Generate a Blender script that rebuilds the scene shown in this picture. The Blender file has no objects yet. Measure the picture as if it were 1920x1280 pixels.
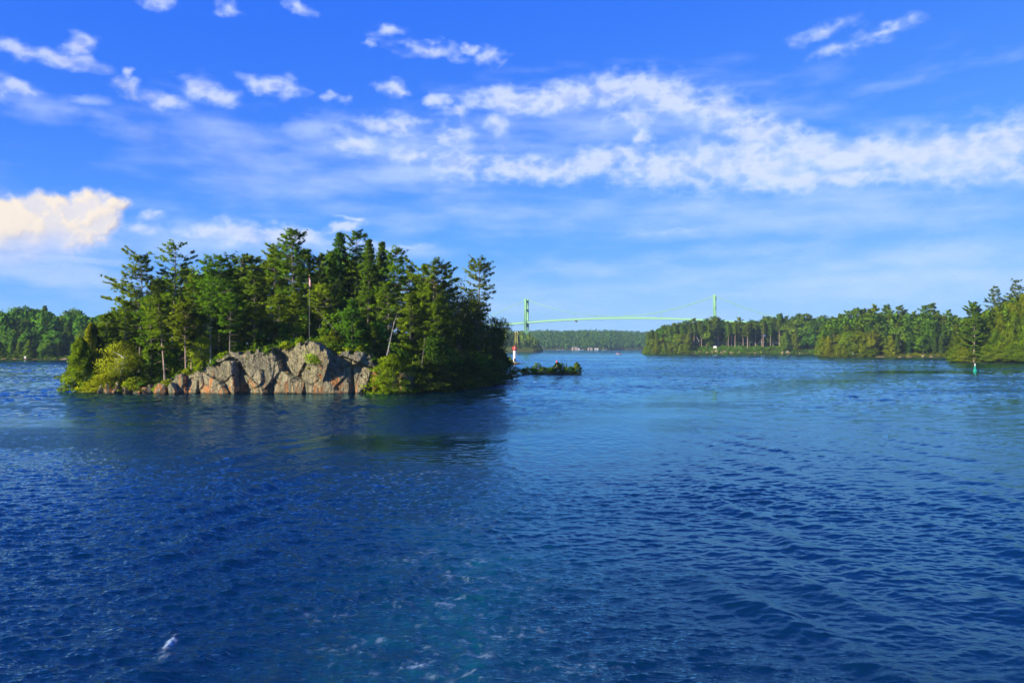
import bpy, math, random
import numpy as np
from mathutils import Vector

C = bpy.context.scene.collection
SC = bpy.context.scene
R = math.radians
F = 1493.3      # focal length of the photograph in photo pixels (28 mm lens on a 36 mm sensor)
EYE = 7.0       # eye height above the river, metres

# ------------------------------------------------------------------ camera
cam_data = bpy.data.cameras.new("camera")
cam = bpy.data.objects.new("camera", cam_data)
C.objects.link(cam)
cam_data.sensor_width = 36.0
cam_data.lens = 28.0
cam_data.clip_start = 0.1
cam_data.clip_end = 30000.0
cam.location = (0, 0, EYE)
cam.rotation_euler = (R(90) + math.atan(10.0 / F), 0, 0)
SC.camera = cam

# ------------------------------------------------------------------ sun, sky, exposure
SUN_EL = R(25)
SUN_X, SUN_Y = -0.775, -0.632                 # towards the sun: left and behind the camera
SUN_ROT = math.atan2(SUN_X, SUN_Y)
sd = bpy.data.lights.new("sun", 'SUN')
sd.energy = 5.0
sd.angle = R(0.5)
sd.color = (1.0, 0.89, 0.69)
sun = bpy.data.objects.new("sun", sd)
C.objects.link(sun)
sv = Vector((SUN_X * math.cos(SUN_EL), SUN_Y * math.cos(SUN_EL), math.sin(SUN_EL)))
sun.rotation_euler = sv.to_track_quat('Z', 'Y').to_euler()

SC.view_settings.view_transform = 'Standard'
SC.view_settings.look = 'None'
SC.view_settings.exposure = 0.85
SC.view_settings.gamma = 1.0
SC.view_settings.use_curve_mapping = False
SC.render.engine = 'CYCLES'
cy = SC.cycles
cy.max_bounces = 5
cy.diffuse_bounces = 2
cy.glossy_bounces = 3
cy.transmission_bounces = 2
cy.transparent_max_bounces = 4
cy.volume_bounces = 0
cy.use_denoising = True
cy.caustics_reflective = False
cy.caustics_refractive = False
cy.sample_clamp_indirect = 4.0


class NT:
    """small helper to write node trees"""
    def __init__(self, tree):
        self.t = tree
        self.t.nodes.clear()

    def n(self, kind, **kw):
        nd = self.t.nodes.new(kind)
        for k, v in kw.items():
            setattr(nd, k, v)
        return nd

    def put(self, sock, v):
        if isinstance(v, bpy.types.NodeSocket):
            self.t.links.new(v, sock)
        elif v is not None:
            sock.default_value = v

    def math(self, op, a, b=None, c=None, clamp=False):
        nd = self.n('ShaderNodeMath', operation=op, use_clamp=clamp)
        for i, v in enumerate((a, b, c)):
            if v is not None:
                self.put(nd.inputs[i], v)
        return nd.outputs[0]

    def vmath(self, op, a, b=None, out=0):
        nd = self.n('ShaderNodeVectorMath', operation=op)
        self.put(nd.inputs[0], a)
        if b is not None:
            self.put(nd.inputs[1], b)
        return nd.outputs[out]

    def mix(self, fac, a, b, blend='MIX'):
        nd = self.n('ShaderNodeMix', data_type='RGBA', blend_type=blend)
        self.put(nd.inputs[0], fac)
        self.put(nd.inputs[6], a)
        self.put(nd.inputs[7], b)
        return nd.outputs[2]

    def mixf(self, fac, a, b):
        nd = self.n('ShaderNodeMix', data_type='FLOAT')
        self.put(nd.inputs[0], fac)
        self.put(nd.inputs[2], a)
        self.put(nd.inputs[3], b)
        return nd.outputs[0]

    def noise(self, vec, scale, detail=2.0, rough=0.5, distortion=0.0, dims='2D'):
        nd = self.n('ShaderNodeTexNoise', noise_dimensions=dims)
        if vec is not None:
            self.put(nd.inputs['Vector'], vec)
        nd.inputs['Scale'].default_value = scale
        nd.inputs['Detail'].default_value = detail
        nd.inputs['Roughness'].default_value = rough
        nd.inputs['Distortion'].default_value = distortion
        return nd

    def smooth(self, v, lo, hi, a=0.0, b=1.0):
        nd = self.n('ShaderNodeMapRange', interpolation_type='SMOOTHSTEP')
        self.put(nd.inputs[0], v)
        nd.inputs[1].default_value = lo
        nd.inputs[2].default_value = hi
        nd.inputs[3].default_value = a
        nd.inputs[4].default_value = b
        return nd.outputs[0]

    def lin(self, v, lo, hi, a=0.0, b=1.0):
        nd = self.n('ShaderNodeMapRange', interpolation_type='LINEAR')
        self.put(nd.inputs[0], v)
        nd.inputs[1].default_value = lo
        nd.inputs[2].default_value = hi
        nd.inputs[3].default_value = a
        nd.inputs[4].default_value = b
        return nd.outputs[0]

    def comb(self, x, y, z):
        nd = self.n('ShaderNodeCombineXYZ')
        for i, v in enumerate((x, y, z)):
            self.put(nd.inputs[i], v)
        return nd.outputs[0]


# clouds as soft ellipses on the sky sphere: (x, y, half width, half height, tilt, weight), read off as angles
CUMULI = [
    (145, 80, 34, 20, 0, 1), (32, 95, 44, 18, 6, 1), (125, 113, 74, 19, 3, 1), (28, 165, 46, 22, 0, 1), (242, 133, 18, 11, 0, .9),
    (245, 158, 34, 20, 0, 1), (285, 182, 70, 18, 6, 1), (375, 158, 52, 28, 10, 1.1), (408, 182, 46, 24, 0, 1), (510, 160, 66, 22, 8, 1.1), (530, 182, 26, 16, 0, .9),
    (622, 182, 28, 14, 0, .9), (300, 3, 44, 16, 0, 1), (418, 8, 22, 14, 0, .7), (560, 8, 26, 12, 20, .7), (702, 80, 16, 11, 0, .8), (728, 58, 42, 14, -5, .8),
    (800, 92, 72, 18, 5, .8), (816, 76, 20, 11, 0, .95), (916, 103, 40, 20, 15, 1), (878, 88, 22, 11, 15, .9), (738, 166, 34, 24, 10, 1), (830, 186, 38, 12, 0, 1),
    (850, 207, 46, 14, 0, .7), (730, 235, 95, 22, -2, .85), (658, 272, 66, 25, 0, 1.1), (840, 250, 70, 26, 0, .75), (785, 290, 80, 26, 0, .85),
    (950, 190, 100, 32, 0, 1.15), (1050, 182, 120, 36, -4, 1.15), (1160, 168, 130, 42, -4, 1.1), (1260, 185, 120, 42, 8, 1.05), (1350, 205, 90, 28, 8, 1),
    (930, 228, 40, 24, 20, .9), (1190, 222, 66, 20, 0, .9), (1205, 255, 32, 26, -30, .95), (870, 305, 110, 34, -4, .85), (1000, 318, 170, 32, 0, 1.05), (1130, 300, 120, 34, -8, 1.15),
    (1260, 312, 170, 42, 0, 1.05), (1400, 305, 210, 56, 0, 1.05), (1420, 240, 110, 38, 12, 1.05), (1580, 290, 210, 44, 4, 1.05), (1730, 285, 190, 42, -2, 1.05),
    (1880, 270, 190, 50, -6, 1.1), (1560, 335, 260, 26, -2, .8), (1840, 315, 180, 34, 0, .8), (1660, 57, 60, 13, -14, .85), (1540, 58, 60, 14, -12, .55), (1610, 77, 80, 13, -10, .55),
    (2050, 240, 240, 70, -6, 1), (-120, 150, 110, 40, 0, 1),
    (265, 426, 44, 17, 0, .9), (278, 404, 34, 10, -5, .85), (438, 436, 98, 28, 4, 1.25), (540, 438, 120, 20, 3, 1.1), (640, 425, 60, 9, -10, .8), (660, 411, 36, 5, 8, .7), (720, 461, 110, 7, 2, .65),
]
HEAP = [
    (20, 425, 62, 52, 0, 1.15), (62, 400, 42, 36, 0, 1.1), (110, 420, 80, 48, 0, 1.15), (172, 402, 46, 40, 0, 1.1), (30, 465, 84, 34, 0, 1.1), (205, 385, 34, 12, -8, .7), (-80, 430, 100, 74, 0, 1.1), (-230, 445, 120, 60, 0, 1.0),
]
VEILS = [
    (70, 203, 95, 26, 2, .55), (240, 235, 85, 28, 0, .4), (430, 250, 170, 52, 5, .5), (172, 190, 42, 11, 0, .6), (590, 238, 80, 30, -15, .6), (560, 330, 330, 55, 0, .5), (760, 330, 180, 40, 0, .7),
    (60, 508, 230, 30, 3, .95), (130, 487, 130, 11, 1, 1.0), (130, 452, 150, 46, 0, .75), (350, 450, 260, 45, 0, .6), (620, 465, 300, 22, 2, .5), (1100, 400, 900, 50, 0, .35), (1500, 395, 620, 60, 0, .55),
    (1650, 490, 460, 34, -3, .5), (1350, 470, 260, 22, -4, .35), (1700, 530, 400, 36, 0, .55), (1100, 510, 300, 26, 0, .3), (1740, 140, 190, 10, -6, .16), (1850, 120, 90, 9, -8, .12), (1150, 235, 430, 90, -2, .42), (1620, 300, 460, 62, 3, .6), (720, 290, 260, 70, 0, .45), (1280, 430, 140, 9, -5, .5), (700, 560, 700, 60, 0, .3),
]


CUMULI = [(a, b, rx * (0.84 if rx < 75 else 0.97), ry * (0.82 if rx < 75 else 0.86), t, w) for (a, b, rx, ry, t, w) in CUMULI]


def to_sky(px, py):
    x, z = (px - 960.0) / F, (650.0 - py) / F
    return math.atan2(x, 1.0), math.atan2(z, math.hypot(x, 1.0))


world = bpy.data.worlds.new("World")
SC.world = world
world.use_nodes = True
W = NT(world.node_tree)
SKY_STRENGTH = 0.1
sky = W.n('ShaderNodeTexSky', sky_type='NISHITA')
sky.sun_disc = False
sky.sun_elevation = SUN_EL
sky.sun_rotation = SUN_ROT
sky.altitude = 80.0
sky.air_density = 1.0
sky.dust_density = 0.4
sky.ozone_density = 3.0
# the photograph's saturated blues: the sky's own brightness picks the hue
sep = W.n('ShaderNodeSeparateColor')
W.put(sep.inputs[0], sky.outputs[0])
ramp = W.n('ShaderNodeValToRGB')
ramp.color_ramp.interpolation = 'B_SPLINE'
W.put(ramp.inputs[0], W.math('MULTIPLY', sep.outputs[0], SKY_STRENGTH))
STOPS = [(0.09, (0.020, 0.150, 0.95)), (0.17, (0.065, 0.27, 1.0)), (0.26, (0.12, 0.40, 1.0)), (0.37, (0.16, 0.46, 1.0)), (0.47, (0.29, 0.58, 1.0)), (0.68, (0.37, 0.65, 1.0))]
while len(ramp.color_ramp.elements) < len(STOPS):
    ramp.color_ramp.elements.new(0.5)
for e, (p, c) in zip(ramp.color_ramp.elements, STOPS):
    e.position = p
    e.color = (*(q * 0.555 for q in c), 1)
bg = W.n('ShaderNodeBackground')
W.put(bg.inputs[0], W.vmath('SCALE', ramp.outputs[0]))
bg.inputs[0].links[0].from_node.inputs[3].default_value = 1.0 / SKY_STRENGTH
bg.inputs[1].default_value = SKY_STRENGTH
wo = W.n('ShaderNodeOutputWorld')
W.put(wo.inputs[0], bg.outputs[0])
world.cycles.sampling_method = 'MANUAL'
world.cycles.sample_map_resolution = 512


# ------------------------------------------------------------------ numpy helpers
def lattice(seed):
    g = np.random.default_rng(seed)
    return g.permutation(256), g.uniform(0, 2 * np.pi, 256)


def perlin(x, y, seed=0):
    perm, gang = lattice(seed)
    xi, yi = np.floor(x).astype(np.int64), np.floor(y).astype(np.int64)
    xf, yf = x - xi, y - yi
    u, v = xf * xf * xf * (xf * (xf * 6 - 15) + 10), yf * yf * yf * (yf * (yf * 6 - 15) + 10)

    def g(ix, iy, dx, dy):
        a = gang[perm[(perm[ix & 255] + iy) & 255]]
        return np.cos(a) * dx + np.sin(a) * dy
    n00, n10 = g(xi, yi, xf, yf), g(xi + 1, yi, xf - 1, yf)
    n01, n11 = g(xi, yi + 1, xf, yf - 1), g(xi + 1, yi + 1, xf - 1, yf - 1)
    a = n00 + u * (n10 - n00)
    b = n01 + u * (n11 - n01)
    return (a + v * (b - a)) * 1.5


def fbm(x, y, octaves=5, gain=0.5, seed=0, billow=False):
    out, amp, tot = 0.0, 1.0, 0.0
    for k in range(octaves):
        n = perlin(x * 2 ** k + 17.3 * k, y * 2 ** k - 9.1 * k, seed + k)
        out = out + amp * ((1 - 2 * np.abs(n)) if billow else n)
        tot += amp
        amp *= gain
    return out / tot


def sstep(v, lo, hi):
    t = np.clip((v - lo) / (hi - lo), 0, 1)
    return t * t * (3 - 2 * t)


def mesh_np(name, verts, faces, attrs=None, smooth=False):
    """mesh from numpy arrays; faces all of one size; attrs are float values per vertex"""
    verts = np.ascontiguousarray(verts, np.float32)
    faces = np.ascontiguousarray(faces, np.int32)
    m = bpy.data.meshes.new(name)
    m.vertices.add(len(verts))
    m.vertices.foreach_set('co', verts.ravel())
    k = faces.shape[1]
    m.loops.add(faces.size)
    m.loops.foreach_set('vertex_index', faces.ravel())
    m.polygons.add(len(faces))
    m.polygons.foreach_set('loop_start', np.arange(0, faces.size, k, dtype=np.int32))
    if smooth:
        m.polygons.foreach_set('use_smooth', np.ones(len(faces), bool))
    for an, av in (attrs or {}).items():
        vec = np.ndim(av) == 2
        at = m.attributes.new(an, 'FLOAT_VECTOR' if vec else 'FLOAT', 'POINT')
        at.data.foreach_set('vector' if vec else 'value', np.ascontiguousarray(av, np.float32).ravel())
    m.update(calc_edges=True)
    return m


def grid_faces(nr, nc):
    i = np.arange(nr - 1)[:, None] * nc + np.arange(nc - 1)[None, :]
    i = i.ravel()
    return np.stack([i, i + 1, i + nc + 1, i + nc], 1)


def obj(name, mesh, mats, parent=None, loc=(0, 0, 0), rz=0.0):
    o = bpy.data.objects.new(name, mesh)
    C.objects.link(o)
    for m in (mats if isinstance(mats, (list, tuple)) else [mats]):
        if m is not None:
            mesh.materials.append(m)
    o.location = loc
    o.rotation_euler = (0, 0, rz)
    o.parent = parent
    return o


def tag(o, label=None, cat=None, group=None, kind=None):
    for k, v in (('label', label), ('category', cat), ('group', group), ('kind', kind)):
        if v is not None:
            o[k] = v
    return o


def empty(name, loc, rz=0.0, scale=1.0):
    o = bpy.data.objects.new(name, None)
    C.objects.link(o)
    o.location = loc
    o.rotation_euler = (0, 0, rz)
    o.scale = (scale,) * 3 if not hasattr(scale, '__len__') else scale
    o.empty_display_size = 0.5
    return o


def at(px, d, py=None):
    """world x (and z) of what the photograph shows at pixel (px, py) if it stands d metres ahead"""
    x = (px - 960.0) / F * d
    return x if py is None else (x, EYE + (650.0 - py) / F * d)


def new_mat(name):
    m = bpy.data.materials.new(name)
    m.use_nodes = True
    return m, NT(m.node_tree)


# ------------------------------------------------------------------ clouds: bulging shells far above the land
def cloud_material():
    m, t = new_mat("cloud_vapour")
    dens = t.n('ShaderNodeAttribute', attribute_name='cloudiness').outputs['Fac']
    dif = t.n('ShaderNodeBsdfDiffuse')
    warm = t.n('ShaderNodeAttribute', attribute_name='warm').outputs['Fac']
    t.put(dif.inputs[0], t.mix(warm, (0.22, 0.29, 0.44, 1), (0.385, 0.35, 0.285, 1)))
    # droplets scatter forward and back: the lit side is softer than a hard surface's
    t.put(dif.inputs['Normal'], t.n('ShaderNodeAttribute', attribute_name='facing').outputs['Vector'])
    tr = t.n('ShaderNodeBsdfTransparent')
    mx = t.n('ShaderNodeMixShader')
    t.put(mx.inputs[0], dens)
    t.t.links.new(tr.outputs[0], mx.inputs[1])
    t.t.links.new(dif.outputs[0], mx.inputs[2])
    out = t.n('ShaderNodeOutputMaterial')
    t.t.links.new(mx.outputs[0], out.inputs[0])
    return m


CLOUD_R = 6000.0


def ellipse_field(lst, a, e):
    acc = np.full(a.shape, -9.0)
    for (px, py, rx, ry, tilt, w) in lst:
        a0, e0 = to_sky(px, py)
        c, s_ = math.cos(R(tilt)), math.sin(R(tilt))
        da, de = (a - a0) * F, (e - e0) * F
        u, v = (da * c - de * s_) / rx, (da * s_ + de * c) / ry
        acc = np.maximum(acc, w * (1 - np.sqrt(u * u + v * v)))
    return acc


def shell(name, az_, el_, dens, lift, warm, mat, relief=None):
    A, E = np.meshgrid(az_, el_)
    rr = (CLOUD_R - lift) * np.exp(np.clip(A, -0.9, 0.9) * -0.75)      # the bands recede to the left, facing the sun
    v = np.stack([rr * np.cos(E) * np.sin(A), rr * np.cos(E) * np.cos(A), rr * np.sin(E) + EYE], -1).reshape(-1, 3)
    f = grid_faces(len(el_), len(az_))
    # which way the vapour faces: the shell's own inner side, tilted by the billows' relief, softened towards the sun
    e_r = np.stack([np.cos(E) * np.sin(A), np.cos(E) * np.cos(A), np.sin(E)], -1)
    e_a = np.stack([np.cos(A), -np.sin(A), 0 * A], -1)
    e_e = np.cross(e_a, e_r)
    N = -e_r - 0.75 * e_a
    if relief is not None:
        N = N - np.gradient(relief, az_, axis=1)[..., None] * e_a - np.gradient(relief, el_, axis=0)[..., None] * e_e
    N = N / np.linalg.norm(N, axis=-1, keepdims=True) + 0.9 * np.array(sv)
    N = (N / np.linalg.norm(N, axis=-1, keepdims=True)).reshape(-1, 3)
    d = dens.ravel()
    keep = d[f].max(1) > 0.012
    f = f[keep]
    used = np.unique(f)
    re = np.full(len(v), -1)
    re[used] = np.arange(len(used))
    m = mesh_np(name, v[used], re[f], {'cloudiness': d[used], 'warm': warm.ravel()[used], 'facing': N[used]}, smooth=True)
    return obj(name, m, mat)


def build_clouds():
    mat = cloud_material()
    az_ = np.arange(R(-50), R(41), R(0.07))
    el_ = np.arange(R(0.4), R(26.5), R(0.07))
    A, E = np.meshgrid(az_, el_)
    u, v = A * 24.0, E * 24.0 * 1.7
    wx = fbm(u, v, 5, 0.55, 11)
    wy = fbm(u + 40, v + 7, 5, 0.55, 23)
    Aw, Ew = A + wx * 0.022, E + wy * 0.010
    n = fbm(A * 24, E * 24 * 1.8, 6, 0.54, 41)
    puff = fbm(A * 34, E * 34 * 1.5, 5, 0.5, 55, billow=True)
    m1 = ellipse_field(CUMULI, Aw, Ew)
    d1 = m1 + n * 0.62 + (puff - 0.35) * 0.22 + 0.24
    c1 = sstep(d1, 0.0, 1.08) * (0.46 + 0.36 * sstep(puff + 0.8 * n, 0.0, 0.8))
    # veils: long soft streaks
    st = fbm(A * 11, E * 11 * 4.2, 5, 0.5, 71)
    m2 = ellipse_field(VEILS, A + wx * 0.04, E + wy * 0.008)
    c2 = sstep(m2 + st * 0.42 + 0.12, 0.0, 0.9) * 0.6
    # the sunlit heap on the left: crisp cauliflower edge, dissolving foot
    hp = fbm(A * 30, E * 30, 5, 0.5, 83, billow=True)
    hw = fbm(A * 20, E * 20, 4, 0.5, 91)
    m3 = ellipse_field(HEAP, A + hw * 0.006, E + fbm(A * 20, E * 20, 4, 0.5, 97) * 0.006)
    d3 = m3 + (hp - 0.3) * 0.34
    c3 = sstep(d3, -0.08, 0.42) * (0.84 + 0.16 * sstep(hp + hw, 0.1, 0.8))
    foot = E + hw * 0.018
    c3 = c3 * sstep(foot, to_sky(60, 512)[1], to_sky(60, 425)[1])
    dens = 1 - (1 - c1) * (1 - c2) * (1 - c3)
    edge = np.minimum(1, np.minimum(A - az_[0], az_[-1] - A) / R(3.0)) * np.clip((el_[-1] - E) / R(1.0), 0, 1)
    dens = np.clip(dens * edge, 0, 0.985)
    soft = fbm(A * 30, E * 30 * 1.6, 4, 0.5, 55, billow=True)
    soft3 = fbm(A * 22, E * 24, 2, 0.4, 83, billow=True)
    lift = 10 * sstep(m1, -0.2, 1.0)
    relief = 0.0012 * soft * (1 - c3) + c3 * (0.011 * np.sqrt(np.clip(m3 + 0.1, 0.02, 1.2)) + 0.0009 * soft3)
    o = shell("clouds", az_, el_, dens, lift, c3 * 0.95 + 0.25 * sstep(d1, .3, 1.2) * (1 - c3), mat, relief)
    tag(o, "white and lavender clouds drifting in long bands across the blue sky", "clouds", kind="stuff")
    # scattered clouds higher up and to the sides, seen by the water
    for lo, hi, e0, e1, sd_ in ((-105, 105, 26, 66, 5), (-105, -47, 1, 26.5, 6), (38.5, 105, 1, 26.5, 7)):
        az2, el2 = np.arange(R(lo), R(hi), R(0.35)), np.arange(R(e0), R(e1), R(0.35))
        A, E = np.meshgrid(az2, el2)
        n = fbm(A * 7, E * 10, 6, 0.55, 100 + sd_)
        d = n + 0.25 * fbm(A * 2.5, E * 4, 3, 0.5, 120 + sd_)
        c = sstep(d, 0.2, 0.7) * (0.35 if lo < -100 else 0.8)
        edge = np.clip(np.minimum(A - az2[0], az2[-1] - A) / R(3), 0, 1) * np.clip(np.minimum(E - el2[0], el2[-1] - E) / R(3), 0, 1)
        o = shell("clouds", az2, el2, np.clip(c * edge, 0, .9), 120 * np.clip(d, 0, 1), c * 0.2, mat)
        tag(o, "scattered white clouds high above and beside the river", "clouds", kind="stuff")


build_clouds()


# ------------------------------------------------------------------ the river
def ocean_tile(n, size, wind, slope_rms, kmin, kmax, spread, seed, power=3.2):
    """random sea of one patch by inverse FFT: height and sideways chop, repeating every `size` metres"""
    g = np.random.default_rng(seed)
    k1 = np.fft.fftfreq(n, size / n) * 2 * np.pi
    kx, ky = np.meshgrid(k1, k1)
    k = np.hypot(kx, ky)
    k[0, 0] = 1e-6
    ang_ = np.arctan2(ky, kx) - wind
    sp = k ** (-power) * np.exp(-(kmin / k) ** 4) * np.exp(-(k / kmax) ** 2) * (spread + np.abs(np.cos(ang_)) ** 6)
    sp[0, 0] = 0
    h = np.sqrt(sp) * (g.normal(size=k.shape) + 1j * g.normal(size=k.shape))
    sx = np.fft.ifft2(1j * kx * h).real
    sy = np.fft.ifft2(1j * ky * h).real
    sc = slope_rms / math.sqrt((sx ** 2 + sy ** 2).mean())
    z = np.fft.ifft2(h).real * sc
    cx = np.fft.ifft2(1j * kx / k * h).real * sc
    cy_ = np.fft.ifft2(1j * ky / k * h).real * sc
    return z, cx, cy_


def sample(tile, x, y, size):
    n = tile.shape[0]
    u, v = (x / size * n) % n, (y / size * n) % n
    i, j = np.floor(u).astype(int) % n, np.floor(v).astype(int) % n
    fu, fv = u - np.floor(u), v - np.floor(v)
    i1, j1 = (i + 1) % n, (j + 1) % n
    return (tile[j, i] * (1 - fu) + tile[j, i1] * fu) * (1 - fv) + (tile[j1, i] * (1 - fu) + tile[j1, i1] * fu) * fv


def build_river():
    # rings around the boat, close together near it, out to the far shores
    rad = [1.5]
    while rad[-1] < 2480:
        r = rad[-1]
        if r < 12:
            dr = 0.6
        elif r < 300:
            dr = max(0.045, min(0.42 * r * r / 5572.0, 0.9))
        else:
            dr = 0.9 + 0.0022 * (r - 300.0) if r < 850 else 2.1 * (r / 850.0) ** 4
        rad.append(r + dr)
    rad = np.array(rad)
    fine = np.arange(-35.5, 35.5, 0.062)
    left = -35.5 - np.cumsum(np.linspace(0.08, 4.0, 71) * 1.0)
    left = left[left > -180]
    ang_ = np.radians(np.concatenate([left[::-1], fine, -left]))
    ang_ = np.concatenate([ang_, [ang_[0] + 2 * np.pi]])
    A, Q = np.meshgrid(ang_, rad)
    x, y = Q * np.sin(A), Q * np.cos(A)
    shp = x.shape
    fade = np.clip(1.5 - Q / 75.0, 0, 1)                    # modelled waves near the boat, bump-mapped ones everywhere
    near = np.clip(1.3 - Q / 75.0, 0, 1)
    outside = np.clip((np.abs(A) - R(38)) / R(8), 0, 1)
    fade, near = fade * (1 - outside), near * (1 - outside)
    t1 = ocean_tile(1024, 41.0, R(99), 0.155, 4.6, 20.0, 0.12, 3)      # wavelets around a metre long
    t2 = ocean_tile(1024, 23.0, R(75), 0.135, 10.0, 48.0, 0.30, 4)     # fine ripples
    t3 = ocean_tile(512, 191.0, R(112), 0.014, 0.35, 1.6, 0.05, 5)    # low swell left by boats
    t4 = ocean_tile(512, 31.0, R(20), 0.13, 3.0, 20.0, 1.0, 6)        # churned water behind the boat
    t5 = ocean_tile(1024, 103.0, R(97), 0.13, 1.15, 4.5, 0.10, 8)     # the wavelets that show far off
    gust = 0.62 + 0.75 * sstep(fbm(x / 30.0, y / 26.0, 4, 0.5, 201), -0.35, 0.4)
    # the churned lane behind the stern and the boat's own feathered wake
    lane_c = np.interp(y, [0, 17, 23, 32, 42, 50, 58, 68, 80, 100, 123, 168, 260, 400], [-2.4, -2.0, -1.3, -0.9, 0.2, 1.7, 4.0, 7.8, 13.0, 23.0, 36.0, 68.0, 140.0, 250.0])
    lane_x = x - lane_c
    lane_w = 1.8 + 0.075 * y
    slick = np.exp(-(lane_x / (1.5 + 0.095 * y + 4.0 * fbm(x / 40.0, y / 14.0, 3, 0.5, 205))) ** 2) * sstep(y, 30, 60) * sstep(-y, -340, -200)
    lane = np.exp(-(lane_x / lane_w) ** 2) * (y > 0) * np.clip(1.2 - y / 150.0, 0, 1)
    z = np.zeros(shp)
    dx, dy = np.zeros(shp), np.zeros(shp)
    for (tz, tx, ty), size, amp, chop in ((t1, 41.0, fade * gust * (1 - 0.3 * lane) * (1 - 0.93 * slick), 1.0), (t2, 23.0, near * gust * (1 - 0.5 * slick), 0.9), (t3, 191.0, fade, 0.6), (t5, 103.0, sstep(Q, 55, 125) * np.clip(1.6 - Q / 700.0, 0, 1) * (1 - outside) * gust * (1 - 0.9 * slick), 0.8), (t4, 31.0, near * lane * 1.2, 0.9)):
        z += amp * sample(tz, x, y, size)
        dx += amp * chop * sample(tx, x, y, size)
        dy += amp * chop * sample(ty, x, y, size)
    for side, off, slope, wl, amp in ((-1, 3.2, 0.245, 2.1, 0.10), (1, 2.0, 0.26, 2.2, 0.10), (1, 5.6, 0.42, 2.6, 0.07), (-1, 7.5, 0.55, 2.6, 0.03), (1, 11.0, 0.62, 3.2, 0.035)):
        s_ = side * x - off - slope * y                        # distance outside the feather line
        wdt = 1.2 + 0.055 * y
        wob = 1.5 * fbm(x / 7.0, y / 7.0, 4, 0.55, 210)
        patchy = 0.35 + 1.1 * sstep(fbm(x / 5.0, y / 5.0, 3, 0.5, 212 + side), -0.3, 0.4)
        ph = (0.80 * side * x + 0.42 * y + wob) * 2 * np.pi / (wl * (1 + y / 240.0))
        wave = np.cos(ph) + 0.28 * np.cos(2 * ph + 0.4)
        z += 0.85 * amp * patchy * np.exp(-(s_ / wdt) ** 2) * wave * (y > 4) * np.clip(1.25 - y / 120.0, 0, 1) * fade
    # broken crests and torn foam
    foam = np.zeros(shp)
    shred = fbm(x * 1.6, y * 1.6, 6, 0.62, 220, billow=True)
    shred2 = fbm(x * 3.1 + 9, y * 2.4, 5, 0.6, 231)

    def patch(px, py, rx, ry, tilt, w):
        d = EYE * F / (py - 650.0)
        cx_, cy_ = at(px, d), d
        c_, s_ = math.cos(R(tilt)), math.sin(R(tilt))
        u = ((x - cx_) * c_ + (y - cy_) * s_) / rx
        v = (-(x - cx_) * s_ + (y - cy_) * c_) / ry
        return w * np.exp(-(u * u + v * v))
    veil = np.zeros(shp)
    for (px, py, rx, ry, tilt, w) in ((815, 1262, 0.95, 0.28, -8, 1.0), (770, 1250, .6, .3, 10, .75), (675, 1262, 0.5, 0.22, 0, .6), (650, 1215, .6, .3, 0, .5), (700, 1195, .8, .4, 0, .55),
                                      (835, 1205, .75, .4, 5, .65), (895, 1240, 0.42, .5, -40, .75), (820, 1125, 1.0, .5, 15, .65), (870, 1075, .8, 1.0, 20, .62), (890, 1055, .35, 1.1, -10, .75),
                                      (790, 1155, 1.1, .45, 0, .45), (740, 1140, .8, .5, 0, .45), (845, 1035, 1.3, .6, 0, .4), (780, 1050, 1.6, .6, 0, .35), (860, 975, 1.8, 1.0, 0, .3), (770, 890, 3.0, 2.4, 0, .3),
                                      (960, 1180, .9, .8, 0, .35), (1060, 1245, 1.2, .5, 0, .4), (920, 1120, 1.0, 1.0, 0, .3), (620, 1150, 1.2, .8, 0, .3), (970, 1095, 1.5, 1., 0, .25)):
        p = patch(px, py, rx, ry, tilt, w)
        foam = np.maximum(foam, p * sstep(shred + 0.55 * shred2 + 0.16 * p, 0.58, 0.95))
        veil = np.maximum(veil, p)
    for (px, py, rx, ry, tilt, w) in ((320, 1203, 0.10, 0.50, 10, 1.1), (313, 1232, 0.13, 0.24, 0, 1.0), (322, 1180, 0.06, .3, 0, .8), (1824, 772, .55, .5, 0, 1.0)):
        p = patch(px, py, rx, ry, tilt, w)
        foam = np.maximum(foam, p * sstep(shred + 0.7 * shred2 + 0.5 * p, 0.45, 0.95))
        z += 0.03 * p * (py > 900)
    foam = 0.8 * foam * sstep(fbm(x * 0.9, y * 0.7, 3, 0.5, 250), -0.25, 0.25)
    foam = np.maximum(foam, 0.14 * lane * near * sstep(shred + 0.6 * shred2, 0.78, 1.05))
    z += 0.03 * foam
    aer = np.clip(0.8 * lane * np.clip(1.1 - y / 75.0, 0, 1) * (0.5 + 0.9 * fbm(x / 3.0, y / 3.5, 4, 0.5, 240)) + 0.35 * veil, 0, 1)
    v = np.stack([x + 0.8 * dx, y + 0.8 * dy, z], -1).reshape(-1, 3)
    f = grid_faces(*shp)
    # close the hole under the boat
    n0 = len(v)
    v = np.concatenate([v, [[0, 0, 0]]])
    i = np.arange(shp[1] - 1)
    cap = np.stack([i, i + 1, np.full_like(i, n0), np.full_like(i, n0)], 1)
    ext = lambda a: np.concatenate([a.ravel(), [0.0]])
    me = mesh_np("river_water", v, f, {'foam': ext(foam), 'aerated': ext(aer), 'modelled': ext(fade), 'calm': ext(slick)}, smooth=True)
    capm = mesh_np("river_water_cap", np.concatenate([v[:shp[1]], [[0, 0, 0]]]), np.stack([i, i + 1, np.full_like(i, shp[1])], 1)[:, ::-1])
    mat = water_material()
    o = obj("river_water", me, mat)
    tag(o, "blue rippled river water with a churned foamy boat wake", "river", kind='structure')
    o2 = obj("river_water", capm, mat)
    tag(o2, "river water right below the viewpoint", "river", kind='structure')


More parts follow.
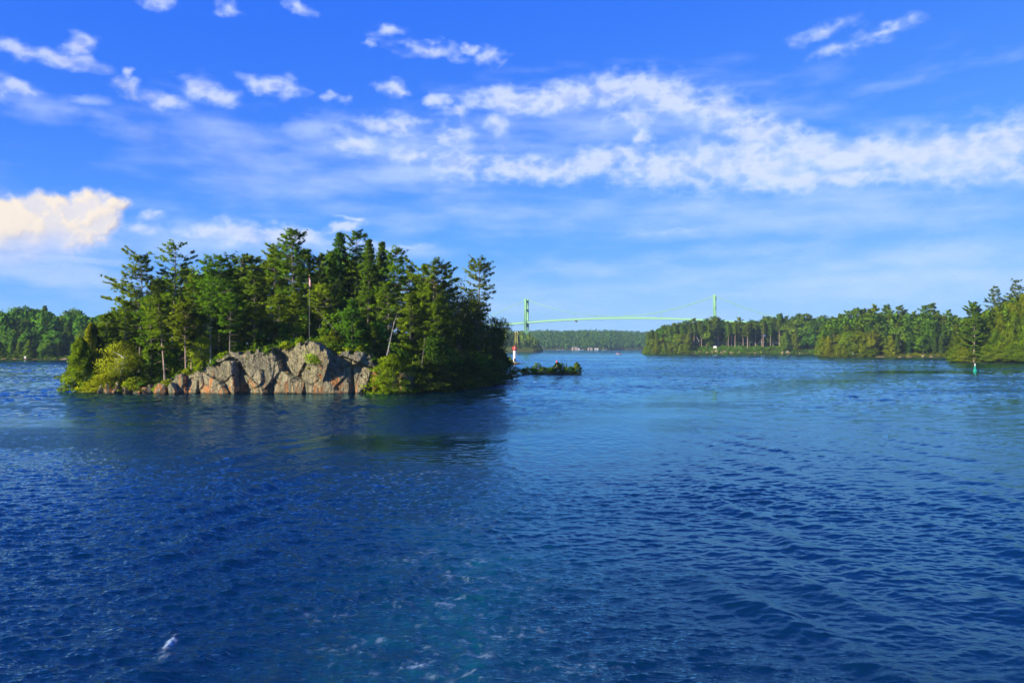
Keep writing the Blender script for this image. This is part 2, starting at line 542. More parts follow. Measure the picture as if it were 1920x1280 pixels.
def water_material():
    m, t = new_mat("river_water")
    pos = t.n('ShaderNodeNewGeometry').outputs['Position']
    mp = t.n('ShaderNodeMapping')
    t.put(mp.inputs[0], pos)
    mp.inputs[2].default_value = (0, 0, R(8))
    mp.inputs[3].default_value = (0.55, 1.0, 1.0)
    big = t.noise(t.vmath('MULTIPLY', pos, (0.012, 0.030, 0.0)), 1.0, 5.0, 0.6)       # gusts and slicks
    gust = t.smooth(big.outputs[0], 0.41, 0.60, 0.18, 1.05)
    a_calm = t.n('ShaderNodeAttribute', attribute_name='calm').outputs['Fac']
    gust = t.math('MULTIPLY', gust, t.math('MULTIPLY_ADD', a_calm, -0.7, 1.0))
    a_mod = t.n('ShaderNodeAttribute', attribute_name='modelled').outputs['Fac']
    a_foam = t.n('ShaderNodeAttribute', attribute_name='foam').outputs['Fac']
    a_aer = t.n('ShaderNodeAttribute', attribute_name='aerated').outputs['Fac']
    wav = t.noise(mp.outputs[0], 1.5, 5.0, 0.62, 0.3)
    fine = t.noise(mp.outputs[0], 6.5, 4.0, 0.6, 0.2)
    # wavelets too small to model far off: the surface normal itself is tilted, so they keep their slope at any distance
    k = t.math('MULTIPLY', gust, t.math('MULTIPLY_ADD', a_mod, -0.8, 1.0))
    tilt = t.vmath('MULTIPLY', t.vmath('SUBTRACT', wav.outputs['Color'], (0.5, 0.5, 0.5)), (0.6, 1.1, 0.0))
    sc_ = t.n('ShaderNodeVectorMath', operation='SCALE')
    t.put(sc_.inputs[0], tilt)
    t.put(sc_.inputs[3], k)
    nrm = t.vmath('NORMALIZE', t.vmath('ADD', t.n('ShaderNodeNewGeometry').outputs['Normal'], sc_.outputs[0]))
    b2 = t.n('ShaderNodeBump')
    b2.inputs['Distance'].default_value = 0.05
    t.put(b2.inputs['Strength'], gust)
    t.put(b2.inputs['Height'], fine.outputs[0])
    t.put(b2.inputs['Normal'], nrm)
    foam_n = t.noise(pos, 9.0, 5.0, 0.65)
    fo = t.math('MULTIPLY', a_foam, t.smooth(foam_n.outputs[0], 0.25, 0.6, 0.25, 1.1), clamp=True)
    deep = t.mix(a_aer, (0.0004, 0.0115, 0.027, 1), (0.004, 0.064, 0.080, 1))
    body = t.n('ShaderNodeBsdfDiffuse')
    t.put(body.inputs[0], deep)
    shine = t.n('ShaderNodeBsdfGlossy')
    shine.inputs['Color'].default_value = (0.50, 0.85, 1.0, 1)
    shine.inputs['Roughness'].default_value = 0.05
    t.put(shine.inputs['Normal'], b2.outputs[0])
    fr = t.n('ShaderNodeFresnel')
    fr.inputs['IOR'].default_value = 1.52
    t.put(fr.inputs['Normal'], b2.outputs[0])
    wet = t.n('ShaderNodeMixShader')
    t.put(wet.inputs[0], fr.outputs[0])
    t.put(wet.inputs[1], body.outputs[0])
    t.put(wet.inputs[2], shine.outputs[0])
    white = t.n('ShaderNodeBsdfDiffuse')
    white.inputs[0].default_value = (0.36, 0.47, 0.56, 1)
    mx = t.n('ShaderNodeMixShader')
    t.put(mx.inputs[0], fo)
    t.put(mx.inputs[1], wet.outputs[0])
    t.put(mx.inputs[2], white.outputs[0])
    out = t.n('ShaderNodeOutputMaterial')
    t.put(out.inputs[0], mx.outputs[0])
    return m


build_river()


# ------------------------------------------------------------------ materials of land and plants
def principled(name, rough=0.9, spec=0.2):
    m, t = new_mat(name)
    p = t.n('ShaderNodeBsdfPrincipled')
    p.inputs['Roughness'].default_value = rough
    p.inputs['Specular IOR Level'].default_value = spec
    out = t.n('ShaderNodeOutputMaterial')
    t.put(out.inputs[0], p.outputs[0])
    return m, t, p


def leaf_material(name, dark, light, trans=0.28, var=0.10):
    """needles or leaves: every tree its own tint, clumps lighter and darker, light coming through"""
    m, t = new_mat(name)
    info = t.n('ShaderNodeObjectInfo')
    tco = t.n('ShaderNodeTexCoord')
    cl = t.noise(tco.outputs['Object'], 0.9, 3.0, 0.6)
    cl2 = t.noise(tco.outputs['Object'], 6.0, 2.0, 0.6)
    f = t.math('ADD', t.lin(cl.outputs[0], 0.3, 0.7), t.lin(cl2.outputs[0], 0.3, 0.7, -0.35, 0.35), clamp=True)
    col = t.mix(f, (*dark, 1), (*light, 1))
    hs = t.n('ShaderNodeHueSaturation')
    t.put(hs.inputs['Hue'], t.math('MULTIPLY_ADD', info.outputs['Random'], 0.05, 0.475))
    rnd2 = t.math('FRACT', t.math('MULTIPLY', info.outputs['Random'], 17.31))
    t.put(hs.inputs['Value'], t.math('MULTIPLY_ADD', rnd2, 3.5 * var, 1.0 - 1.6 * var))
    t.put(hs.inputs['Color'], col)
    dif = t.n('ShaderNodeBsdfDiffuse')
    t.put(dif.inputs[0], hs.outputs[0])
    fac = t.n('ShaderNodeAttribute', attribute_name='facing')
    vt = t.n('ShaderNodeVectorTransform', vector_type='NORMAL', convert_from='OBJECT', convert_to='WORLD')
    t.put(vt.inputs[0], fac.outputs['Vector'])
    t.put(dif.inputs['Normal'], t.vmath('NORMALIZE', vt.outputs[0]))
    tr = t.n('ShaderNodeBsdfTranslucent')
    t.put(tr.inputs[0], t.mix(1.0, hs.outputs[0], (1.25, 1.15, 0.5, 1), 'MULTIPLY'))
    mx = t.n('ShaderNodeMixShader')
    mx.inputs[0].default_value = trans
    t.put(mx.inputs[1], dif.outputs[0])
    t.put(mx.inputs[2], tr.outputs[0])
    out = t.n('ShaderNodeOutputMaterial')
    t.put(out.inputs[0], mx.outputs[0])
    return m


def bark_material(name, a, b):
    m, t, p = principled(name, 0.95, 0.1)
    tco = t.n('ShaderNodeTexCoord')
    n = t.noise(t.vmath('MULTIPLY', tco.outputs['Object'], (6, 6, 1.6)), 1.5, 4.0, 0.6)
    info = t.n('ShaderNodeObjectInfo')
    c = t.mix(t.smooth(n.outputs[0], 0.35, 0.65), (*a, 1), (*b, 1))
    t.put(p.inputs['Base Color'], t.mix(t.math('MULTIPLY', info.outputs['Random'], 0.35), c, (0.22, 0.20, 0.18, 1)))
    return m


LEAF = {
    'pine': leaf_material("pine_needles", (0.064, 0.147, 0.010), (0.254, 0.387, 0.016)),
    'spruce': leaf_material("spruce_needles", (0.042, 0.109, 0.012), (0.155, 0.286, 0.020)),
    'cedar': leaf_material("cedar_sprays", (0.105, 0.180, 0.007), (0.341, 0.441, 0.012)),
    'oak': leaf_material("broad_leaves", (0.060, 0.153, 0.010), (0.223, 0.376, 0.017)),
    'birch': leaf_material("light_leaves", (0.207, 0.313, 0.013), (0.445, 0.538, 0.023), trans=0.4),
    'far': leaf_material("far_needles", (0.064, 0.169, 0.018), (0.223, 0.382, 0.026), var=0.14),
    'dark': leaf_material("painted_shade_leaves", (0.041, 0.092, 0.010), (0.130, 0.209, 0.015)),  # leaf green darkened, mostly for the island's right flank: shade put into colour
    'dry': leaf_material("dry_needles", (0.188, 0.166, 0.023), (0.360, 0.295, 0.039)),
}
BARK = {
    'grey': bark_material("grey_bark", (0.10, 0.085, 0.07), (0.22, 0.19, 0.16)),
    'pink': bark_material("pink_bark", (0.28, 0.19, 0.14), (0.48, 0.36, 0.28)),
    'dark': bark_material("dark_bark", (0.05, 0.042, 0.036), (0.12, 0.10, 0.085)),
    'white': bark_material("white_bark", (0.35, 0.33, 0.30), (0.58, 0.55, 0.50)),
}


# ------------------------------------------------------------------ plants
class Tris:
    """collects loose triangles, each corner with the way its tuft faces"""
    def __init__(self):
        self.v, self.n = [], []

    def add(self, a, b, c, nrm):
        self.v.append(np.stack([a, b, c], 1).reshape(-1, 3))
        self.n.append(np.repeat(nrm, 3, 0))

    def mesh(self, name):
        v = np.concatenate(self.v)
        return mesh_np(name, v, np.arange(len(v)).reshape(-1, 3), {'facing': unit(np.concatenate(self.n))})


def unit(v):
    return v / np.maximum(np.linalg.norm(v, axis=-1, keepdims=True), 1e-9)


def blades(tr, g, cen, dirs, n, length, width, spread, nrm=None, flat=1.0):
    """n pointed blades per centre, fanned around the given direction"""
    nrm = dirs if nrm is None else nrm
    cen = np.repeat(cen, n, 0)
    d = np.repeat(dirs, n, 0)
    nrm = np.repeat(nrm, n, 0) + 0.28 * g.normal(size=d.shape)
    if np.ndim(length):
        length = np.repeat(length, n)
    d = unit(d + spread * g.normal(size=d.shape) * np.array([1, 1, flat]))
    L = np.asarray(length * g.uniform(0.6, 1.25, len(d)))[:, None]
    side = unit(np.cross(d, g.normal(size=d.shape))) * (width * g.uniform(0.7, 1.3, len(d)))[:, None]
    base = cen + 0.10 * L * g.normal(size=d.shape)
    tr.add(base + d * L * 0.25 - side, base + d * L * 0.25 + side, base + d * L, nrm)


def leaves(tr, g, cen, size, up=0.3, nrm=None):
    """one diamond leaf (two triangles) per centre"""
    d = unit(g.normal(size=cen.shape) + np.array([0, 0, up]))
    nrm = (np.array([[0, 0, 1.0]]) if nrm is None else nrm) + 0.40 * g.normal(size=cen.shape)
    s_ = unit(np.cross(d, g.normal(size=cen.shape)))
    L = (size * g.uniform(0.6, 1.3, len(cen)))[:, None]
    a, b = cen - d * L * 0.5, cen + d * L * 0.5
    tr.add(a, cen + s_ * L * 0.36, b, nrm)
    tr.add(a, b, cen - s_ * L * 0.36, nrm)


def tube(path, rad, sides=6):
    """tapered tube along a path, closed at the tip"""
    path = np.asarray(path, float)
    t = unit(np.gradient(path, axis=0))
    ref = np.array([1.0, 0.13, 0.07])
    u = unit(np.cross(t, ref))
    w = np.cross(t, u)
    a = np.linspace(0, 2 * np.pi, sides, endpoint=False)
    v = path[:, None, :] + np.asarray(rad)[:, None, None] * (np.cos(a)[None, :, None] * u[:, None, :] + np.sin(a)[None, :, None] * w[:, None, :])
    n = len(path)
    i = np.arange(n - 1)[:, None] * sides
    j = np.arange(sides)[None, :]
    j1 = (j + 1) % sides
    f = np.stack([i + j, i + j1, i + sides + j1, i + sides + j], -1).reshape(-1, 4)
    return v.reshape(-1, 3), f


class Tubes:
    def __init__(self):
        self.v, self.f, self.n = [], [], 0

    def add(self, path, rad, sides=5):
        v, f = tube(path, rad, sides)
        self.v.append(v)
        self.f.append(f + self.n)
        self.n += len(v)

    def mesh(self, name):
        return mesh_np(name, np.concatenate(self.v), np.concatenate(self.f), smooth=True)


def trunk_path(g, H, lean=(0, 0), wob=0.12, n=10):
    s_ = np.linspace(0, 1, n)
    ph = g.uniform(0, 6.28, 4)
    x = lean[0] * s_ ** 1.3 + wob * (np.sin(s_ * 5 + ph[0]) - math.sin(ph[0])) * s_
    y = lean[1] * s_ ** 1.3 + wob * (np.sin(s_ * 4 + ph[1]) - math.sin(ph[1])) * s_
    return np.stack([x, y, s_ * H - 0.25 * (1 - s_)], 1)


def conifer(seed, H, Rm, base=0.25, kind='white', lean=(0, 0), rt=None, dens=1.0, gap=0.0, wind=0.0, detail=1.0):
    """white pine (flat irregular tiers), red pine (round tufted head on a bare stem) or spruce (drooping cone): trunk mesh, crown mesh"""
    g = np.random.default_rng(seed)
    tb, tr = Tubes(), Tris()
    path = trunk_path(g, H, lean, 0.010 * H)
    rt = rt or 0.010 * H + 0.05
    zs = path[:, 2]
    tb.add(path, rt * (1 - 0.86 * np.linspace(0, 1, len(path)) ** 0.8), 7)
    z0 = base * H
    step = {'white': 0.78, 'red': 0.58, 'spruce': 0.46}[kind] * max(1.0, H / 16.0) / (detail ** 0.35)
    z = z0
    cens, dirs, lens, facs = [], [], [], []
    while z < H * 0.985:
        t = (z - z0) / (H - z0)
        if kind == 'white':
            prof = (0.42 + 0.75 * t) if t < 0.35 else 0.69 * (1 - (t - 0.35) / 0.65) ** 0.75 + 0.10
            prof *= g.uniform(0.62, 1.30)
            nb, e0, up = g.integers(5, 8), 0.02 + 0.52 * t ** 2, 0.12
        elif kind == 'red':
            prof = (0.55 + 1.3 * t) if t < 0.3 else 0.94 * math.sqrt(max(0.02, 1 - ((t - 0.3) / 0.72) ** 2))
            prof *= g.uniform(0.6, 1.12)
            nb, e0, up = g.integers(5, 8), 0.02 + 0.42 * t, 0.14
        else:
            prof = (1.0 - t) ** 0.8 * 0.92 + 0.06
            prof *= g.uniform(0.7, 1.18)
            nb, e0, up = g.integers(5, 8), -0.28 + 0.75 * t, 0.10
        a0 = g.uniform(0, 6.28)
        px_ = np.interp(z, zs, path[:, 0])
        py_ = np.interp(z, zs, path[:, 1])
        for b in range(nb):
            if g.uniform() < gap:
                continue
            phi = a0 + 6.283 * b / nb + g.normal() * 0.35
            L = Rm * prof * g.uniform(0.6, 1.15) * (1 + wind * math.cos(phi))
            if L < 0.25:
                L = 0.25
            e = e0 + g.normal() * 0.12
            zz = z + g.normal() * 0.25 * step
            n_c = max(3, int(L / 0.30 * min(1.3, dens) * max(detail, 0.5) ** 0.5))
            n_t = n_c * max(3, int(3.4 * dens * detail ** 0.5))
            s_c = g.uniform(0.22, 1.0, n_c) ** 0.75
            l_c = g.normal(size=n_c) * 0.33 * L * np.sin(np.pi * np.clip(s_c, 0, 0.97) ** 0.9 + 0.12)
            rep = n_t // n_c
            s_ = np.repeat(s_c, rep) + g.normal(size=n_t) * 0.13 / max(L, 0.6)
            lat = np.repeat(l_c, rep) + g.normal(size=n_t) * 0.13
            hz = L * s_
            cx_ = px_ + hz * math.cos(phi) - lat * math.sin(phi)
            cy_ = py_ + hz * math.sin(phi) + lat * math.cos(phi)
            jz = np.repeat(g.normal(size=n_c) * 0.07, rep) + g.normal(size=n_t) * 0.04
            cz = zz + L * (s_ * math.tan(max(-0.6, min(1.2, e))) + up * s_ ** 2) + jz - (0.10 * np.abs(lat) if kind == 'spruce' else 0)
            cens.append(np.stack([cx_, cy_, cz], 1))
            o_ = np.array([math.cos(phi), math.sin(phi), 0.40 if kind != 'spruce' else 0.05])
            dirs.append(np.repeat(o_[None], n_t, 0))
            tip = np.array([math.cos(phi), math.sin(phi), 0.75]) * 0.9 + g.normal(size=3) * 0.25
            facs.append(np.repeat(tip + g.normal(size=(n_c, 3)) * 0.3, rep, 0) + np.stack([-lat * math.sin(phi), lat * math.cos(phi), 0 * lat], 1) / L)
            lens.append(np.full(n_t, 1.0))
            if L > 0.7 and g.uniform() < 0.75:
                q = np.linspace(0, 0.9, 4)
                bp = np.stack([px_ + L * q * math.cos(phi), py_ + L * q * math.sin(phi), zz + L * (q * math.tan(max(-0.6, min(1.2, e))) + up * q ** 2)], 1)
                tb.add(bp, (0.018 + 0.012 * L) * (1 - 0.8 * q), 3)
        z += step * g.uniform(0.75, 1.3) * (1.25 - 0.5 * t)
    # dead lower limbs
    for k in range(int(5 * base * 4)):
        zz = g.uniform(0.12, max(0.13, base)) * H
        phi, L = g.uniform(0, 6.28), g.uniform(0.4, 1.0) * Rm * 0.5
        px_, py_ = np.interp(zz, zs, path[:, 0]), np.interp(zz, zs, path[:, 1])
        q = np.linspace(0, 1, 4)
        tb.add(np.stack([px_ + L * q * math.cos(phi), py_ + L * q * math.sin(phi), zz + L * (0.05 * q + g.uniform(-0.3, 0.2) * q * q)], 1), 0.028 * (1 - 0.8 * q), 3)
    # leader
    top = path[-1]
    k = 12
    cens.append(top + np.stack([g.normal(size=k) * 0.10, g.normal(size=k) * 0.10, g.uniform(-1.0, -0.15, k)], 1))
    dirs.append(np.repeat(np.array([[0, 0, 1.0]]), k, 0))
    facs.append(g.normal(size=(k, 3)) * 0.6 + np.array([0, 0, 0.5]))
    lens.append(np.full(k, 0.8))
    cens, dirs, lens = np.concatenate(cens), np.concatenate(dirs), np.concatenate(lens)
    bl = {'white': 0.44, 'red': 0.42, 'spruce': 0.36}[kind] / detail ** 0.5
    bw = {'white': 0.054, 'red': 0.054, 'spruce': 0.060}[kind] / detail ** 0.5
    blades(tr, g, cens, dirs, 10, bl * lens, bw, 0.75, np.concatenate(facs), 0.55 if kind != 'spruce' else 0.8)
    return tb.mesh("trunk"), tr.mesh("crown")


def broadleaf(seed, H, Rm, base=0.2, lobes=13, leaf=0.30, n=9000, lean=(0, 0), squash=1.0, stems=1, hug=False):
    """broad-leaved crown: leaf clumps on uneven lobes around forking limbs"""
    g = np.random.default_rng(seed)
    tb, tr = Tubes(), Tris()
    cz0 = H * (base + (1 - base) * 0.5)
    hz = H * (1 - base) * 0.5
    paths = []
    for s_i in range(stems):
        off = (g.normal() * 0.3 * Rm * (stems > 1), g.normal() * 0.3 * Rm * (stems > 1))
        p = trunk_path(g, H * 0.8, (lean[0] + off[0], lean[1] + off[1]), 0.012 * H)
        tb.add(p, (0.012 * H + 0.04) / math.sqrt(stems) * (1 - 0.8 * np.linspace(0, 1, len(p))), 6)
        paths.append(p)
    clumps, fcs = [], []
    for k in range(lobes):
        th = g.uniform(0, 6.283)
        u = (k + 0.5) / lobes * 2 - 1
        rr = math.sqrt(max(0.05, 1 - u * u)) * g.uniform(0.45, 0.80)
        c = np.array([lean[0] * 0.7 + Rm * rr * math.cos(th), lean[1] * 0.7 + Rm * rr * math.sin(th), cz0 + hz * (u * 0.82)])
        lr = np.array([Rm * g.uniform(0.34, 0.54), Rm * g.uniform(0.34, 0.54), hz * g.uniform(0.22, 0.36) * squash])
        st = paths[k % stems]
        i0 = min(len(st) - 1, max(2, int(len(st) * g.uniform(0.3, 0.9))))
        q = np.linspace(0, 1, 5)[:, None]
        bp = st[i0] * (1 - q) + c * q + np.array([0, 0, 0.12 * H * 0.2]) * np.sin(np.pi * q)
        tb.add(bp, (0.006 * H + 0.012) * (1 - 0.75 * q[:, 0]), 4)
        m_ = max(8, int(22 * lr[0] * lr[1] / (Rm * Rm) / 0.2))
        d = unit(g.normal(size=(m_, 3)) + np.array([0, 0, 0.35]))
        clumps.append(c + d * lr * g.uniform(0.55, 1.05, (m_, 1)))
        oc = unit(c - np.array([lean[0] * 0.7, lean[1] * 0.7, cz0 - 0.3 * hz]))
        fcs.append(d * 0.75 + oc * 0.6)
    cl = np.concatenate(clumps)
    per = max(4, int(n / len(cl)))
    cen = np.repeat(cl, per, 0) + g.normal(size=(len(cl) * per, 3)) * (0.13 * Rm if not hug else 0.10 * Rm) * np.array([1, 1, 0.6])
    fc = np.repeat(np.concatenate(fcs), per, 0)
    ok = cen[:, 2] > 0.08
    leaves(tr, g, cen[ok], leaf, 0.3, fc[ok])
    return tb.mesh("trunk"), tr.mesh("crown")


def cedar(seed, H, Rm, base=0.02, n=5200, blade=0.34, droop=0.5, lean=(0, 0), shape=0.8):
    """dense cedar: hanging sprays on an uneven cone"""
    g = np.random.default_rng(seed)
    tb, tr = Tubes(), Tris()
    p = trunk_path(g, H, lean, 0.01 * H)
    tb.add(p, (0.011 * H + 0.04) * (1 - 0.9 * np.linspace(0, 1, len(p))), 6)
    u = g.uniform(0, 1, n) ** 1.25
    z = H * (base + (1 - base) * u)
    th = g.uniform(0, 6.283, n)
    lob = 1 + 0.30 * np.sin(th * 3 + 7 * u + g.uniform(0, 6)) + 0.22 * np.sin(th * 5 - 17 * u + g.uniform(0, 6)) + 0.2 * np.sin(29 * u + th * 2)
    prof = (1 - u) ** shape * (0.75 + 0.5 * np.minimum(1, u * 5)) + 0.04
    rr = Rm * prof * lob * g.uniform(0.35, 1.0, n) ** 0.5
    cx_ = np.interp(z, p[:, 2], p[:, 0]) + rr * np.cos(th)
    cy_ = np.interp(z, p[:, 2], p[:, 1]) + rr * np.sin(th)
    cen = np.stack([cx_, cy_, z - droop * 0.12 * rr], 1)
    d = np.stack([np.cos(th), np.sin(th), np.full(n, 0.35 - droop)], 1)
    fc = np.stack([np.cos(th + 0.5 * np.sin(th * 5 - 17 * u)), np.sin(th + 0.5 * np.sin(th * 5 - 17 * u)), 0.45 + 0.5 * np.sin(29 * u + th * 2)], 1)
    blades(tr, g, cen, d, 4, blade, 0.085 * blade / 0.34, 0.55, fc)
    return tb.mesh("trunk"), tr.mesh("crown")


def plant(name, meshes, leaf, bark, loc, label, cat, group=None, rz=0.0, scale=1.0, parts=('trunk', 'crown')):
    t = empty(name, loc, rz, scale)
    tag(t, label, cat, group)
    for nm, me, mat in zip(parts, meshes, (bark, leaf)):
        if not me.materials:
            me.materials.append(mat)
        o = bpy.data.objects.new(nm, me)
        C.objects.link(o)
        o.parent = t
    return t


# ------------------------------------------------------------------ the wooded island
OUT = np.array([(-70.0, 125.5), (-67.0, 121.5), (-62.0, 119.6), (-54.0, 119.2), (-46.0, 119.3), (-38.0, 118.8), (-29.0, 118.6), (-20.8, 119.8), (-15.6, 122.8), (-12.5, 131.0), (-8.6, 141.0), (-5.6, 150.0),
                (-3.2, 158.0), (-0.4, 172.5), (-2.0, 180.0), (-8.0, 190.0), (-20.0, 199.0), (-40.0, 201.0), (-60.0, 188.0), (-72.0, 164.0), (-74.5, 142.0)])
# along the front: how high the rock edge stands, and how high the ground is behind it
EDGE = np.array([(-75, 0.3), (-60, 0.6), (-56, 0.8), (-52.5, 1.2), (-50.2, 2.6), (-45.5, 4.2), (-42.8, 5.9), (-40, 6.2), (-36, 6.6), (-33.5, 7.0), (-31, 7.6), (-29, 7.2), (-26.5, 5.9), (-24, 6.1), (-21.8, 5.9), (-20.4, 4.0), (-18.5, 2.2), (-15, 1.4), (-5, 0.8), (5, 0.6)])
INNER = np.array([(-76, 2.0), (-66, 2.6), (-56, 3.6), (-48, 5.6), (-42, 7.4), (-34, 9.4), (-26, 9.0), (-18, 7.4), (-10, 5.6), (-3, 2.8), (3, 1.0)])


def inside_distance(x, y, poly):
    n = len(poly)
    d = np.full(x.shape, 1e9)
    ins = np.zeros(x.shape, bool)
    for i in range(n):
        a, b = poly[i], poly[(i + 1) % n]
        e = b - a
        t = np.clip(((x - a[0]) * e[0] + (y - a[1]) * e[1]) / (e @ e), 0, 1)
        d = np.minimum(d, np.hypot(x - a[0] - t * e[0], y - a[1] - t * e[1]))
        c = ((a[1] > y) != (b[1] > y)) & (x < e[0] * (y - a[1]) / (e[1] + 1e-12) + a[0])
        ins ^= c
    return np.where(ins, d, -d)


def island_h(x, y):
    x, y = np.asarray(x, float), np.asarray(y, float)
    s_ = inside_distance(x, y, OUT)
    # the steep rock is only on the side towards the boat; elsewhere the bank is low
    frontal = sstep(-(y - 128.0), -8.0, 4.0)
    e = np.interp(x, EDGE[:, 0], EDGE[:, 1]) * frontal + 0.9 * (1 - frontal)
    i_ = np.interp(x, INNER[:, 0], INNER[:, 1])
    i_ = i_ * (1 - 0.35 * sstep(y, 160, 200))
    cl = frontal * ((x > -56) & (x < -17))
    h = e * sstep(s_ - 2.6 * cl, 0.3, 2.0) + (i_ - e) * sstep(s_, 2.6, 15.0)
    h = h + 0.35 * fbm(x / 3.2, y / 3.2, 4, 0.5, 301) * sstep(s_, 0.8, 4.0)
    return np.where(s_ < 0, -1.5 + 0 * h, h - 0.25 * (s_ < 0.4))


def ground_material(name, a, b, c):
    m, t, p = principled(name, 1.0, 0.05)
    pos = t.n('ShaderNodeNewGeometry').outputs['Position']
    n1 = t.noise(pos, 0.55, 5.0, 0.65)
    n2 = t.noise(pos, 4.0, 4.0, 0.6)
    col = t.mix(t.smooth(n1.outputs[0], 0.40, 0.60), (*a, 1), (*b, 1))
    col = t.mix(t.math('MULTIPLY', t.smooth(n2.outputs[0], 0.5, 0.75), 0.6), col, (*c, 1))
    t.put(p.inputs['Base Color'], col)
    bp = t.n('ShaderNodeBump')
    bp.inputs['Distance'].default_value = 0.25
    t.put(bp.inputs['Height'], n2.outputs[0])
    t.put(p.inputs['Normal'], bp.outputs[0])
    return m


MOSS = ground_material("mossy_ground", (0.060, 0.080, 0.016), (0.125, 0.130, 0.022), (0.12, 0.085, 0.04))
FLOOR = ground_material("forest_floor", (0.030, 0.040, 0.012), (0.055, 0.062, 0.018), (0.07, 0.055, 0.03))


def rock_material(name="granite"):
    """grey granite with green-grey lichen, rust-orange stains in vertical runs, pale quartz flecks and a wet dark foot"""
    m, t, p = principled(name, 0.92, 0.2)
    geo = t.n('ShaderNodeNewGeometry')
    pos = geo.outputs['Position']
    sp = t.n('ShaderNodeSeparateXYZ')
    t.put(sp.inputs[0], pos)
    n1 = t.noise(pos, 0.7, 6.0, 0.65)
    n2 = t.noise(pos, 5.0, 6.0, 0.7)
    run = t.noise(t.vmath('MULTIPLY', pos, (0.75, 0.75, 0.22)), 1.0, 6.0, 0.62, 0.8)
    col = t.mix(t.smooth(n1.outputs[0], 0.38, 0.62), (0.185, 0.165, 0.105, 1), (0.37, 0.315, 0.19, 1))
    col = t.mix(t.smooth(n2.outputs[0], 0.42, 0.68), col, (0.135, 0.13, 0.085, 1))
    lich = t.noise(pos, 1.7, 5.0, 0.7)
    col = t.mix(t.math('MULTIPLY', t.smooth(lich.outputs[0], 0.52, 0.62), 0.6), col, (0.31, 0.305, 0.165, 1))
    zz = t.smooth(sp.outputs[2], 0.0, 5.0, 0.085, -0.06)
    rust = t.smooth(t.math('ADD', run.outputs[0], zz), 0.56, 0.67)
    col = t.mix(t.math('MULTIPLY', rust, 0.85), col, (0.50, 0.20, 0.055, 1))
    drip = t.noise(t.vmath('MULTIPLY', pos, (2.2, 2.2, 0.35)), 1.0, 5.0, 0.6)
    col = t.mix(t.math('MULTIPLY', t.smooth(drip.outputs[0], 0.54, 0.68), 0.32), col, (0.075, 0.07, 0.055, 1))
    fleck = t.smooth(t.noise(pos, 14.0, 3.0, 0.6).outputs[0], 0.63, 0.72)
    col = t.mix(t.math('MULTIPLY', fleck, 0.5), col, (0.42, 0.38, 0.30, 1))
    wet = t.smooth(t.math('ADD', sp.outputs[2], t.math('MULTIPLY', n2.outputs[0], 0.3)), 0.28, 0.48, 0.72, 0.0)
    col = t.mix(wet, col, (0.035, 0.032, 0.022, 1))
    jn = t.n('ShaderNodeTexVoronoi', feature='DISTANCE_TO_EDGE')
    t.put(jn.inputs['Vector'], t.vmath('ADD', t.vmath('MULTIPLY', pos, (0.9, 0.9, 0.55)), t.vmath('SCALE', n1.outputs['Color'])))
    jn.inputs['Vector'].links[0].from_node.inputs[1].links[0].from_node.inputs[3].default_value = 1.3
    jn.inputs['Scale'].default_value = 0.85
    crack = t.smooth(jn.outputs['Distance'], 0.0, 0.035, 1.0, 0.0)
    jn2 = t.n('ShaderNodeTexVoronoi', feature='DISTANCE_TO_EDGE')
    t.put(jn2.inputs['Vector'], t.vmath('ADD', t.vmath('MULTIPLY', pos, (1.3, 1.3, 0.7)), n1.outputs['Color']))
    jn2.inputs['Scale'].default_value = 2.4
    crack = t.math('MAXIMUM', crack, t.smooth(jn2.outputs['Distance'], 0.0, 0.05, 0.55, 0.0))
    col = t.mix(t.math('MULTIPLY', crack, 0.5), col, (0.05, 0.045, 0.035, 1))
    nsp = t.n('ShaderNodeSeparateXYZ')
    t.put(nsp.inputs[0], geo.outputs['Normal'])
    moss = t.math('MULTIPLY', t.smooth(nsp.outputs[2], 0.62, 0.9), t.smooth(n1.outputs[0], 0.42, 0.56))
    col = t.mix(t.math('MULTIPLY', moss, 0.85), col, (0.085, 0.10, 0.022, 1))
    t.put(p.inputs['Base Color'], col)
    bp = t.n('ShaderNodeBump')
    bp.inputs['Distance'].default_value = 0.22
    bp.inputs['Strength'].default_value = 0.9
    t.put(bp.inputs['Height'], t.math('ADD', n2.outputs[0], t.math('MULTIPLY_ADD', n1.outputs[0], 0.6, t.math('MULTIPLY', crack, -0.6))))
    t.put(p.inputs['Normal'], bp.outputs[0])
    return m


ROCK = rock_material()


